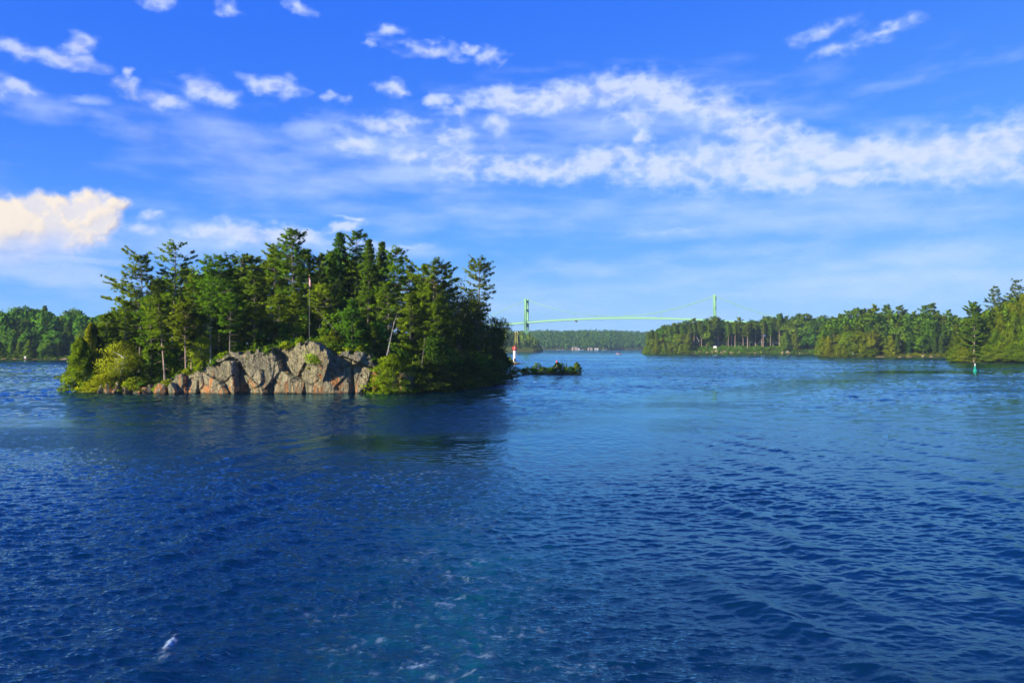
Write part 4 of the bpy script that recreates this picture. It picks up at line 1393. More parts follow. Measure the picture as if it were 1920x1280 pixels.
def forest_mass(name, land, px0, px1, b0, b1, n, seed, skyline, share, mat, label, tris=260, size=1.1, cone=0.5):
    """the wood behind the front ranks, reading as one mass: one object"""
    g = np.random.default_rng(seed)
    sk = np.array(skyline, float)
    px, b = g.uniform(px0, px1, n), g.uniform(b0, b1, n)
    x, y, z = land.point(px, b)
    top = EYE + (650.0 - np.interp(px, sk[:, 0], sk[:, 1])) * share * g.uniform(0.86, 1.0, n) / F * y
    H = np.maximum(top - z, 3.0)
    tr = Tris()
    u = g.uniform(0, 1, (n, tris)) ** 0.9
    th = g.uniform(0, 6.283, (n, tris))
    cone_ = (g.uniform(size=(n, 1)) < cone)
    prof = np.where(cone_, (1 - u) ** 0.8 * (0.8 + 0.3 * np.sin(u * 40 + th)), np.sqrt(np.clip(1 - (2 * u - 1) ** 2, 0, 1)) * 1.15)
    rad = (H * g.uniform(0.16, 0.25, n))[:, None] * (prof + 0.05) * g.uniform(0.4, 1.05, (n, tris)) * (1 + 0.25 * np.sin(3 * th + 9 * u))
    cen = np.stack([x[:, None] + rad * np.cos(th), y[:, None] + rad * np.sin(th), z[:, None] + H[:, None] * (0.08 + 0.92 * u)], -1).reshape(-1, 3)
    fc = np.stack([np.cos(th), np.sin(th), 0.35 + 0.9 * u + 0.4 * np.sin(3 * th + 9 * u)], -1).reshape(-1, 3)
    leaves(tr, g, cen, size, 0.3, fc)
    o = obj(name, tr.mesh(name), mat)
    return tag(o, label, "forest", kind='stuff')


# --- left bank
LEFT = Land("left_shore", [(-900, 430), (-300, 420), (0, 417), (130, 418), (230, 424), (330, 450), (430, 500)], [(-3, -1.5), (0, 0.15), (2, 0.7), (10, 2.0), (40, 8.0), (90, 14.0), (160, 16.0)], 900, "dark wooded bank behind the island's left end")
SK_L = [(-900, 580), (-200, 578), (0, 580), (30, 577), (55, 573), (65, 574), (88, 573), (100, 586), (120, 582), (150, 582), (170, 591), (190, 583), (215, 585), (300, 585), (430, 600)]
LAB_L = {'pine': "dark pine in the dense wood of the left bank", 'spruce': "pointed spruce in the dense wood of the left bank", 'broad': "rounded leafy tree in the dense wood of the left bank", 'cedar': "low cedar at the water's edge of the left bank", 'stem': "pine with a visible trunk on the left bank"}
wood(LEFT, -70, 262, SK_L, [(55, 17, ('pine', 'pine', 'broad', 'spruce'), 1.0, 0.95), (28, 17, ('pine', 'broad', 'spruce'), 0.74, 1.05), (12, 18, ('pine', 'broad', 'cedar', 'spruce'), 0.46, 1.1), (4, 20, ('cedar', 'broad', 'spruce'), 0.16, 1.25)], 901, LAB_L, "trees of the left bank",
     leaf={'pine': 'far', 'broad': 'far', 'cedar': 'oak', 'spruce': 'spruce'})
forest_mass("forest", LEFT, -60, 420, 14, 120, 330, 902, SK_L, 0.92, LEAF['far'], "dense mixed forest filling the left bank behind its front trees", size=1.5)
forest_mass("forest", LEFT, -880, -60, 6, 110, 420, 903, SK_L, 0.97, LEAF['far'], "wooded bank continuing to the left of the left bank's trees", tris=180, size=2.0)

# --- right bank, far part with the bare-stemmed pines
FARR = Land("right_shore", [(1203, 768), (1230, 752), (1300, 744), (1450, 742), (1535, 738), (1640, 732), (1760, 730)], [(-3, -1.5), (0, 0.2), (2, 1.4), (6, 4.2), (14, 6.5), (40, 9.0), (120, 11.0)], 910, "low bushy and rocky bank below the bare-stemmed pines", mat=FLOOR, bumps=0.5)
SK_F = [(1203, 640), (1215, 622), (1240, 611), (1268, 604), (1290, 603), (1308, 597), (1320, 600), (1345, 594), (1365, 602), (1376, 596), (1400, 600), (1432, 596), (1440, 592), (1470, 592), (1500, 592), (1540, 590), (1650, 592), (1760, 592)]
LAB_F = {'pine': "tall pine on the far right bank, above the bushy rocks", 'stem': "pine with a bare pale stem on the far right bank", 'broad': "leafy tree on the far right bank", 'cedar': "low green cedar along the far right bank's edge", 'spruce': "spruce on the far right bank"}
wood(FARR, 1212, 1560, SK_F, [(24, 9.5, ('stem', 'stem', 'pine'), 1.0, 1.05), (36, 14, ('pine', 'stem', 'broad'), 0.98, 1.05), (13, 12, ('stem', 'stem', 'stem', 'broad'), 0.86, 0.95)], 911, LAB_F, "trees of the far right bank")
wood(FARR, 1206, 1292, SK_F, [(5, 10, ('cedar', 'broad'), 0.50, 1.1), (2, 9, ('cedar',), 0.12, 1.3)], 912, LAB_F, "trees of the far right bank", leaf={'broad': 'cedar'})
wood(FARR, 1470, 1535, SK_F, [(6, 13, ('broad', 'cedar'), 0.55, 1.1), (14, 13, ('broad',), 0.85, 1.1)], 913, LAB_F, "trees of the far right bank")
forest_mass("forest", FARR, 1215, 1750, 45, 110, 300, 914, SK_F, 0.90, LEAF['far'], "darker forest standing behind the bare-stemmed pines", size=1.9)

# --- right bank, middle part
MIDR = Land("right_shore", [(1533, 545), (1560, 528), (1600, 522), (1700, 512), (1790, 505), (1900, 500)], [(-3, -1.5), (0, 0.2), (2, 0.9), (8, 2.4), (40, 7.0), (90, 9.0)], 920, "wooded bank with a small pale beach in the right middle distance", mat=FLOOR)
SK_M = [(1533, 640), (1542, 600), (1560, 592), (1580, 586), (1592, 579), (1615, 581), (1640, 574), (1660, 576), (1690, 574), (1715, 578), (1750, 574), (1775, 582), (1795, 586), (1900, 580)]
LAB_M = {'pine': "full green pine in the wood of the middle right bank", 'stem': "tall pine with a clear trunk on the middle right bank", 'broad': "rounded leafy tree of the middle right bank", 'cedar': "yellow-green cedar at the edge of the middle right bank", 'spruce': "pointed spruce of the middle right bank"}
wood(MIDR, 1540, 1800, SK_M, [(44, 15, ('pine', 'pine', 'stem'), 1.0, 1.0), (26, 17, ('pine', 'broad', 'pine'), 0.84, 1.05), (12, 17, ('pine', 'broad', 'stem', 'spruce'), 0.60, 1.0)], 921, LAB_M, "trees of the middle right bank")
wood(MIDR, 1538, 1640, SK_M, [(4, 13, ('cedar', 'cedar', 'broad'), 0.42, 1.15), (2, 13, ('cedar',), 0.08, 1.4)], 922, LAB_M, "trees of the middle right bank", leaf={'broad': 'cedar'})
wood(MIDR, 1645, 1780, SK_M, [(5, 19, ('cedar', 'spruce', 'broad'), 0.30, 1.0)], 923, LAB_M, "trees of the middle right bank")
forest_mass("forest", MIDR, 1545, 1890, 16, 85, 200, 924, SK_M, 0.86, LEAF['oak'], "leafy forest filling the middle right bank behind its front trees", size=1.4)

# --- right bank, near part at the picture's edge
NEARR = Land("right_shore", [(1780, 364), (1800, 352), (1850, 346), (1920, 338), (2050, 330), (2500, 320)], [(-3, -1.5), (0, 0.2), (2, 0.8), (8, 2.4), (30, 7.0), (90, 12.0)], 930, "steep wooded bank at the right edge of the picture", mat=FLOOR)
SK_N = [(1780, 640), (1790, 600), (1805, 590), (1840, 572), (1868, 550), (1890, 548), (1905, 530), (1925, 528), (1960, 540), (2500, 540)]
LAB_N = {'thuja': "yellow-green cedar crowding the near right bank's waterline", 'pine': "pine among the cedars of the near right bank", 'broad': "leafy tree among the cedars of the near right bank", 'cedar': "yellow-green cedar crowding the near right bank's waterline", 'stem': "tall pine of the near right bank", 'spruce': "spruce of the near right bank"}
gN = np.random.default_rng(931)
tn = conifer(932, 18.0, 6.6, base=0.13, kind='white', dens=2.2, detail=1.5, wind=-0.1, rt=0.27)
x, y, z = (float(q) for q in NEARR.point(1826, 1.2))
plant("pine_tree", tn, LEAF['pine'], BARK['pink'], (x, y, z - 0.2), "broad pine on a thick reddish trunk right at the waterline behind the green buoy", "tree", "trees of the near right bank", scale=(1.25, 1.25, (EYE + 80.0 / F * y - z) / 18.0))
for px, back, top, lab in ((1868, 32, 537, "tall layered pine topping the near right bank"), (1908, 34, 524, "highest pine at the picture's right edge"), (1890, 45, 556, "pine behind and between the two tall pines at the right edge"), (1935, 30, 540, "pine just beyond the highest pine at the right edge")):
    x, y, z = (float(q) for q in NEARR.point(px, back))
    H = EYE + (650.0 - top) / F * y - z
    ms = conifer(int(px), H, 8.2, base=0.2, kind='white', detail=0.75, dens=1.3)
    plant("pine_tree", ms, LEAF['pine'], BARK['grey'], (x, y, z), lab, "tree", "trees of the near right bank")
for a_, b_ in ((1784, 1812), (1843, 1990)):
    wood(NEARR, a_, b_, SK_N, [(3, 15, ('thuja',), 0.36, 1.2), (2, 13, ('thuja',), 0.07, 2.2)], 933 + a_, LAB_N, "trees of the near right bank")
wood(NEARR, 1784, 1990, SK_N, [(11, 17, ('thuja', 'thuja', 'pine'), 0.62, 1.15), (24, 19, ('pine', 'thuja'), 0.80, 1.1)], 933, LAB_N, "trees of the near right bank")
forest_mass("forest", NEARR, 1800, 2480, 10, 80, 330, 934, SK_N, 0.84, LEAF['oak'], "green forest behind the near right bank's cedars", size=0.9)

# --- dark point under the bridge's left tower, and the long wooded hill that closes the river
POINT = Land("wooded_point", [(820, 1090), (900, 1062), (960, 1046), (1000, 1040), (1012, 1048), (1018, 1062)], [(-3, -1.5), (0, 0.3), (3, 4.0), (12, 8.0), (60, 14.0), (120, 16.0)], 940, "rocky wooded point below the bridge's left tower", mat=FLOOR, bumps=0.5)
SK_P = [(820, 604), (900, 608), (930, 612), (950, 611), (960, 618), (985, 617), (1000, 630), (1012, 638), (1018, 644)]
LAB_P = {'pine': "dark pine on the rocky point under the bridge's left tower", 'broad': "leafy tree on the rocky point under the bridge's left tower", 'spruce': "spruce on the rocky point under the bridge's left tower", 'cedar': "bush at the foot of the rocky point under the bridge", 'stem': "pine on the rocky point"}
wood(POINT, 922, 984, SK_P, [(60, 11, ('pine', 'broad', 'spruce'), 1.0, 1.1), (28, 11, ('broad', 'pine'), 0.74, 1.2)], 941, LAB_P, "trees on the point below the bridge", leaf={'pine': 'far', 'broad': 'oak'})
wood(POINT, 925, 1014, SK_P, [(7, 12, ('broad', 'cedar'), 0.34, 1.5)], 942, LAB_P, "trees on the point below the bridge", leaf={'broad': 'far', 'cedar': 'dark'})
forest_mass("forest", POINT, 825, 1012, 8, 100, 130, 943, SK_P, 0.9, LEAF['far'], "forest covering the rocky point beneath the bridge's left tower", size=2.0)
HILL = Land("far_hill", [(500, 1790), (930, 1765), (1000, 1752), (1060, 1738), (1140, 1738), (1160, 1790), (1230, 1815), (1500, 1830), (1900, 1850)], [(-3, -2), (0, 0.3), (6, 2.5), (60, 11.0), (220, 29.0), (380, 36.0), (500, 24.0)], 950, "long wooded hill closing the river beyond the bridge")
SK_H = [(500, 622), (930, 622), (985, 620), (1020, 617), (1045, 617), (1060, 618), (1100, 616), (1150, 617), (1180, 620), (1205, 624), (1240, 626), (1500, 622), (1900, 622)]


def far_forest():
    g = np.random.default_rng(951)
    n, tris = 4200, 30
    px = g.uniform(880, 1300, n)
    b = 400.0 * g.uniform(0, 1, n) ** 0.9 + 2
    x, y, z = HILL.point(px, b)
    H = np.where(g.uniform(size=n) < 0.08, 1.25, 1.0) * g.uniform(9, 17, n)
    lim = EYE + (650.0 - np.interp(px, np.array(SK_H)[:, 0], np.array(SK_H)[:, 1])) / F * y
    H = np.clip(np.minimum(H, lim - z + g.uniform(-4, 5, n)), 4, 24)
    u = g.uniform(0, 1, (n, tris))
    th = g.uniform(0, 6.283, (n, tris))
    cone_ = g.uniform(size=(n, 1)) < 0.55
    prof = np.where(cone_, (1 - u) ** 0.9, np.sqrt(np.clip(1 - (2 * u - 1) ** 2, 0, 1)))
    rad = (H * g.uniform(0.2, 0.34, n))[:, None] * (prof + 0.06) * g.uniform(0.5, 1.05, (n, tris))
    cen = np.stack([x[:, None] + rad * np.cos(th), y[:, None] + rad * np.sin(th), z[:, None] + H[:, None] * (0.05 + 0.95 * u)], -1).reshape(-1, 3)
    tr = Tris()
    fc = np.stack([np.cos(th), np.sin(th), 0.3 + 0.8 * u], -1).reshape(-1, 3)
    leaves(tr, g, cen, 2.8, 0.3, fc)
    o = obj("distant_forest", tr.mesh("distant_forest"), LEAF['far'])
    tag(o, "hazy green forest covering the long hill beyond the bridge", "forest", kind='stuff')


far_forest()


def shore_scrub(land, px0, px1, b0, b1, n, seed, mat, label, leaf=0.5, hmax=1.2, spread=1.2):
    g = np.random.default_rng(seed)
    px, b = g.uniform(px0, px1, n), g.uniform(b0, b1, n)
    x, y, z = land.point(px, b)
    keep = fbm(px / 9.0, b / 5.0, 3, 0.5, seed) > -0.15
    scrub("undergrowth", np.stack([x, y, z], 1)[keep], seed + 1, 26, leaf, mat, label, hmax=hmax, spread=spread)


shore_scrub(LEFT, -80, 300, 1, 12, 900, 960, LEAF['oak'], "low bushes along the left bank's waterline")
shore_scrub(FARR, 1206, 1540, 0.3, 15, 2300, 961, LEAF['pine'], "green bushes over the rocks of the far right bank", leaf=0.6, hmax=1.8)
shore_scrub(MIDR, 1536, 1800, 1.5, 10, 800, 962, LEAF['cedar'], "low green bushes along the middle right bank")
shore_scrub(NEARR, 1784, 2000, 0.8, 8, 700, 963, LEAF['cedar'], "bright green bushes along the near right bank's waterline", leaf=0.4)
shore_scrub(POINT, 900, 1014, 2, 16, 400, 964, LEAF['far'], "dark bushes along the rocky point beneath the bridge", leaf=0.8, hmax=1.6)

k = 0
for land, rows, where in ((FARR, ((1302, 2.0, 2.2, 1.6), (1312, 4.0, 2.6, 1.8), (1325, 1.6, 2.0, 1.4), (1334, 2.2, 2.8, 2.0), (1343, 3.6, 2.4, 1.9), (1352, 1.8, 2.6, 2.0), (1358, 3.6, 2.2, 1.8), (1372, 1.6, 2.8, 1.6), (1386, 2.0, 3.2, 1.8), (1404, 1.4, 2.4, 1.3), (1415, 1.4, 2.2, 1.2), (1428, 1.6, 2.0, 1.4), (1466, 2.0, 2.6, 2.2), (1476, 2.4, 2.6, 2.4), (1500, 1.6, 2.0, 1.5)), "pale and orange rock on the far right bank below the bare-stemmed pines"),
                          (MIDR, ((1648, 0.8, 4.2, 0.55), (1686, 1.0, 1.5, 0.7), (1706, 1.0, 2.4, 0.8), (1731, 1.6, 1.5, 1.2), (1746, 1.2, 2.6, 0.9)), "pinkish rock at the waterline of the middle right bank"),
                          (LEFT, ((8, 1.2, 1.6, 0.7), (30, 1.3, 2.2, 0.6), (52, 1.3, 1.8, 0.6), (66, 1.2, 2.0, 0.5), (120, 1.4, 2.6, 0.8)), "small pale rock at the left bank's waterline")):
    for px, back, sx, sz in rows:
        x, y, z = (float(q) for q in land.point(px, back))
        boulder("boulder", 1000 + k, (sx, sx * 0.8, sz), (x, y, z - sz * 0.05), where, "rocks of the distant banks", rz=k * 0.9, sub=2)
        k += 1
for (px, p0y, p1x, p1y, land, label) in ((1592, 657, 1601, 664, MIDR, "white fallen trunk slanting into the water at the middle right bank"), (1801, 668, 1813, 677, NEARR, "pale fallen trunk at the waterline left of the reddish pine trunk"), (1305, 630, 1311, 640, FARR, "bleached leaning snag among the bare-stemmed pines")):
    d = float(land.depth(px)) - 0.5
    snag("dead_tree", ip(p1x, p1y, d), ip(px, p0y, d + 1.0), 0.22, label, 4, int(px))


# ------------------------------------------------------------------ painted things
def paint(name, col, rough=0.5, spec=0.4, metal=0.0, grime=0.12):
    m, t, p = principled(name, rough, spec)
    p.inputs['Metallic'].default_value = metal
    tco = t.n('ShaderNodeTexCoord')
    n = t.noise(tco.outputs['Object'], 1.3, 5.0, 0.65)
    t.put(p.inputs['Base Color'], t.mix(t.smooth(n.outputs[0], 0.35, 0.75, 0.0, grime * 2), (*col, 1), tuple(c * 0.55 for c in col) + (1,)))
    return m


GREEN = paint("bridge_green", (0.21, 0.44, 0.25), 0.6)
WHITE = paint("white_paint", (0.80, 0.79, 0.76), 0.5)
RED = paint("red_paint", (0.62, 0.045, 0.03), 0.5)
TEAL = paint("green_buoy_paint", (0.01, 0.27, 0.19), 0.4)
PINK = paint("faded_red_paint", (0.70, 0.10, 0.12), 0.5)
DARK = paint("dark_paint", (0.03, 0.035, 0.04), 0.5)
WOOD = paint("weathered_wood", (0.33, 0.26, 0.18), 0.8, 0.2)
TAN = paint("tan_cladding", (0.55, 0.42, 0.28), 0.7, 0.2)
GLASS = paint("dark_glass", (0.03, 0.05, 0.07), 0.08, 0.8, grime=0.0)
ROOF = paint("grey_shingles", (0.16, 0.15, 0.15), 0.8, 0.2)
CONCRETE = paint("concrete", (0.38, 0.36, 0.33), 0.9, 0.1)
YELLOW = paint("yellow_paint", (0.70, 0.52, 0.12), 0.5)
STEEL = paint("dull_steel", (0.15, 0.15, 0.14), 0.6)
SKIN = paint("skin", (0.55, 0.33, 0.24), 0.6, grime=0.0)


class Parts:
    """boxes, bars and lathed pieces gathered into one mesh"""
    def __init__(self):
        self.v, self.f = [], []

    def _put(self, v, f):
        n = len(self.v)
        self.v += [tuple(q) for q in v]
        self.f += [tuple(i + n for i in q) for q in f]

    def box(self, c, s, rz=0.0, taper=1.0):
        x, y, z = (q / 2 for q in s)
        ca, sa = math.cos(rz), math.sin(rz)
        v = []
        for k, zz in enumerate((-z, z)):
            t = taper if k else 1.0
            for xx, yy in ((-x, -y), (x, -y), (x, y), (-x, y)):
                v.append((c[0] + (xx * ca - yy * sa) * t, c[1] + (xx * sa + yy * ca) * t, c[2] + zz))
        self._put(v, ((3, 2, 1, 0), (4, 5, 6, 7), (0, 1, 5, 4), (1, 2, 6, 5), (2, 3, 7, 6), (3, 0, 4, 7)))

    def bar(self, a, b, r, sides=4):
        v, f = tube(np.array([a, b], float), [r, r], sides)
        n = len(v) // 2
        self._put(v, [tuple(q) for q in f] + [tuple(range(n))[::-1], tuple(range(n, 2 * n))])

    def lathe(self, prof, c=(0, 0, 0), sides=20):
        v, f = [], []
        for (r, z) in prof:
            for k in range(sides):
                a = 2 * math.pi * k / sides
                v.append((c[0] + r * math.cos(a), c[1] + r * math.sin(a), c[2] + z))
        for i in range(len(prof) - 1):
            for k in range(sides):
                k1 = (k + 1) % sides
                f.append((i * sides + k, i * sides + k1, (i + 1) * sides + k1, (i + 1) * sides + k))
        f.append(tuple(range(sides))[::-1])
        f.append(tuple(range((len(prof) - 1) * sides, len(prof) * sides)))
        self._put(v, f)

    def quad(self, *p):
        self._put(p, (tuple(range(len(p))),))

    def done(self, name, mat, parent=None, label=None):
        m = bpy.data.meshes.new(name)
        m.from_pydata(self.v, [], self.f)
        m.update()
        o = obj(name, m, mat, parent)
        if label:
            o['label'] = label
        return o


# ------------------------------------------------------------------ the suspension bridge
def build_bridge():
    A, B = np.array([at(987, 1080), 1080.0]), np.array([at(1340, 1000), 1000.0])
    span = float(np.linalg.norm(B - A))
    rz = math.atan2(B[1] - A[1], B[0] - A[0])
    mid = (A + B) / 2
    root = empty("suspension_bridge", (mid[0], mid[1], 0.0), rz)
    tag(root, "pale green suspension bridge with an arched deck spanning the river far away", "bridge")
    hs = span / 2                                                # local x along the bridge, towers at -hs and +hs
    deck_z = lambda x: 44.3 - 4.6 * (x / hs) ** 2 if abs(x) < hs * 1.02 else 44.3 - 4.6 * 1.0404 - (abs(x) - hs * 1.02) * 0.062
    xs = np.linspace(-hs - 175, hs + 150, 66)
    W2 = 4.3
    girder, under, rail = Parts(), Parts(), Parts()
    for a, b in zip(xs[:-1], xs[1:]):
        za, zb = deck_z(a), deck_z(b)
        for y in (-W2, W2):                                      # plate girders either side
            for (y0, y1) in ((y - 0.2, y + 0.2),):
                girder._put([(a, y0, za - 1.2), (b, y0, zb - 1.2), (b, y0, zb + 0.8), (a, y0, za + 0.8), (a, y1, za - 1.2), (b, y1, zb - 1.2), (b, y1, zb + 0.8), (a, y1, za + 0.8)],
                            ((0, 1, 2, 3), (7, 6, 5, 4), (3, 2, 6, 7), (4, 5, 1, 0)))
        under._put([(a, -W2 + 0.2, za - 0.5), (b, -W2 + 0.2, zb - 0.5), (b, W2 - 0.2, zb - 0.5), (a, W2 - 0.2, za - 0.5), (a, -W2 + 0.2, za - 0.1), (b, -W2 + 0.2, zb - 0.1), (b, W2 - 0.2, zb - 0.1), (a, W2 - 0.2, za - 0.1)],
                   ((3, 2, 1, 0), (4, 5, 6, 7)))
        under.box(((a + b) / 2, 0, (za + zb) / 2 - 0.95), (0.5, W2 * 2 - 0.5, 0.86))
        for y in (-W2, W2):
            rail.bar((a, y, za + 1.9), (b, y, zb + 1.9), 0.06)
            rail.bar((a, y, za + 1.45), (b, y, zb + 1.45), 0.05)
            rail.bar((a, y, za + 1.0), (a, y, za + 1.92), 0.07)
    girder.done("girder", GREEN, root)
    under.done("roadway", CONCRETE, root)
    rail.done("railing", GREEN, root)
    for sx, base in ((-1, 13.0), (1, 14.0)):
        tw = empty("tower", (sx * hs, 0, base))
        tw.parent = root
        Ht = 70.6 - base
        for sy in (-1, 1):
            leg = Parts()
            yy = lambda z: sy * (W2 + 1.6 - 1.1 * (z / Ht))
            wx, wy = 1.25, 0.7
            zsplit = deck_z(hs) - base - 3
            step = 3.0
            z = 0.0
            while z < Ht - 0.1:
                z1 = min(Ht, z + step)
                y0, y1 = yy(z), yy(z1)
                for cx_ in (-wx, wx):
                    for cy_ in (-wy, wy):
                        leg.bar((cx_, y0 + cy_, z), (cx_, y1 + cy_, z1), 0.36, 4)
                for cy_ in (-wy, wy):
                    leg.bar((-wx, y0 + cy_, z), (wx, y1 + cy_, z1), 0.17)
                    leg.bar((wx, y0 + cy_, z), (-wx, y1 + cy_, z1), 0.17)
                    leg.bar((-wx, y1 + cy_, z1 - 0.1), (wx, y1 + cy_, z1 - 0.1), 0.17)
                for cx_ in (-wx, wx):
                    leg.bar((cx_, y0 - wy, z), (cx_, y1 + wy, z1), 0.15)
                z = z1
            # solid faces above the deck
            zc = (zsplit + 6 + Ht) / 2
            leg.box((0, yy(zc), zc), (wx * 2 - 0.2, wy * 2 - 0.1, Ht - zsplit - 6))
            leg.box((0, yy(Ht), Ht + 0.5), (3.2, 2.2, 1.0))
            leg.lathe([(0.5, 0), (0.4, 1.0), (0.05, 1.8)], (0, yy(Ht), Ht + 1.0), 8)
            leg.done("leg", GREEN, tw)
        for zc, h in ((Ht - 2.0, 3.2), (Ht - 14.0, 3.0), (deck_z(hs) - base - 3.4, 3.6)):
            cb = Parts()
            w_ = (W2 + 1.6 - 1.1 * (zc / Ht)) * 2 - 1.6
            cb.box((0, 0, zc), (1.6, w_, h))
            cb.done("cross_beam", GREEN, tw)
        br = Parts()
        for z0, z1 in ((1.0, 12.0), (12.0, Ht - (70.6 - deck_z(hs)) - 6)):
            w0, w1 = W2 + 0.6 - 1.1 * z0 / Ht, W2 + 0.6 - 1.1 * z1 / Ht
            br.bar((0, -w0, z0), (0, w1, z1), 0.3)
            br.bar((0, w0, z0), (0, -w1, z1), 0.3)
        br.done("bracing", GREEN, tw)
        fo = Parts()
        fo.box((0, 0, -4.0), (6.0, 16.0, 8.4), taper=0.9)
        fo.done("pier", CONCRETE, tw)
    top, low = 71.0, 46.6
    for sy in (-1, 1):
        y = sy * (W2 + 0.5)
        q = np.linspace(-1, 1, 41)
        pts = [(hs * t, y, low + (top - low) * t * t) for t in q]
        cb = Tubes()
        cb.add(np.array(pts), np.full(41, 0.27), 6)
        for e in (-1, 1):
            w = np.linspace(0, 1, 9)
            ex = hs * (1 + 0.95 * w)
            cb.add(np.stack([e * ex, np.full(9, y), top + (deck_z(hs * 1.95) + 1.0 - top) * w - 5.0 * np.sin(np.pi * w)], 1), np.full(9, 0.25), 6)
        obj("main_cable", cb.mesh("main_cable"), GREEN, root)
        n = 30
        for k in range(1, n):
            t = -1 + 2 * k / n
            zc = low + (top - low) * t * t
            if zc - deck_z(hs * t) < 2.0:
                continue
            hg = Parts()
            thick = 0.20 if k in (8, 22) else 0.05
            hg.bar((hs * t, y, deck_z(hs * t) + 0.9), (hs * t, y, zc), thick)
            hg.done("hanger", GREEN, root)
    cart = Parts()
    x = -hs * 0.44
    cart.box((x, 0, deck_z(x) - 2.6), (1.8, 7.0, 1.6))
    cart.box((x, -3.2, deck_z(x) - 1.7), (0.3, 0.3, 1.2))
    cart.box((x, 3.2, deck_z(x) - 1.7), (0.3, 0.3, 1.2))
    cart.done("maintenance_cradle", DARK, root)
    return mid, rz


build_bridge()


# ------------------------------------------------------------------ the light tower on its rock
def build_light():
    d = 322.0
    x = at(965, d)
    root = empty("lighthouse", (x, d, 0.7))
    tag(root, "small white tapering light tower with a red top on a rock beside the island", "lighthouse")
    b = Parts()
    b.lathe([(0.72, 0.0), (0.66, 0.3), (0.58, 4.6), (0.58, 4.75)], sides=24)
    b.done("tower_body", WHITE, root)
    dr = Parts()
    dr.box((-0.1, -0.66, 0.95), (0.5, 0.14, 1.3))
    dr.done("door", DARK, root)
    f = Parts()
    f.lathe([(0.70, 0.0), (0.80, 0.03), (0.80, 0.32), (0.70, 0.35)], sides=24)
    f.done("plinth", CONCRETE, root)
    g = Parts()
    g.lathe([(0.60, 4.76), (0.66, 5.0), (1.02, 5.25), (1.02, 5.38), (0.4, 5.38)], sides=24)
    g.done("gallery", RED, root)
    r = Parts()
    for k in range(12):
        a0, a1 = 2 * math.pi * k / 12, 2 * math.pi * (k + 1) / 12
        p0, p1 = (0.97 * math.cos(a0), 0.97 * math.sin(a0)), (0.97 * math.cos(a1), 0.97 * math.sin(a1))
        r.bar((*p0, 5.38), (*p0, 6.3), 0.045)
        for z in (5.85, 6.28):
            r.bar((*p0, z), (*p1, z), 0.04)
        r.bar((*p0, 5.4), (*p1, 6.26), 0.035)
    r.done("railing", RED, root)
    l = Parts()
    l.lathe([(0.34, 5.38), (0.34, 6.15), (0.40, 6.16)], sides=16)
    l.done("lantern", WHITE, root)
    c = Parts()
    c.lathe([(0.46, 6.16), (0.40, 6.35), (0.16, 6.62), (0.06, 6.68), (0.05, 6.95)], sides=16)
    c.done("cap", RED, root)
    for k, (dx, dy, s, z, lab) in enumerate(((0.2, 0.1, (2.2, 1.7, 0.9), 0.15, "dark rock carrying the white light tower"), (-2.6, 0.0, (2.6, 1.6, 0.7), 0.1, "low dark rock under the yellow-green shrubs beside the light tower"),
                                             (-1.2, -6.5, (1.0, 0.7, 0.35), 0.05, "small dark rock awash in front of the light tower, left one"), (0.6, -8.0, (0.9, 0.6, 0.5), 0.1, "small dark rock awash in front of the light tower, right one"), (3.2, 1.0, (1.0, 0.8, 0.4), 0.1, "low rock just right of the light tower's foot"))):
        boulder("boulder", 1200 + k, s, (x + dx, d + dy, z), lab, "rocks around the light tower", rz=k, sub=3)
    for k, (px, w, h) in enumerate(((948, 1.3, 2.2), (954, 1.2, 2.6), (959, 0.9, 1.6))):
        ms = broadleaf(1210 + k, h, w, base=0.02, n=1800, leaf=0.26, lobes=10, hug=True)
        plant("shrub", ms, LEAF['birch'], BARK['grey'], (at(px, d), d - 0.5 + 0.4 * k, 0.35), ("leftmost yellow-green shrub on the rock by the light tower", "taller yellow-green shrub in the middle of the light tower's rock", "small shrub touching the light tower's left side")[k], "shrub", "shrubs by the light tower")


build_light()

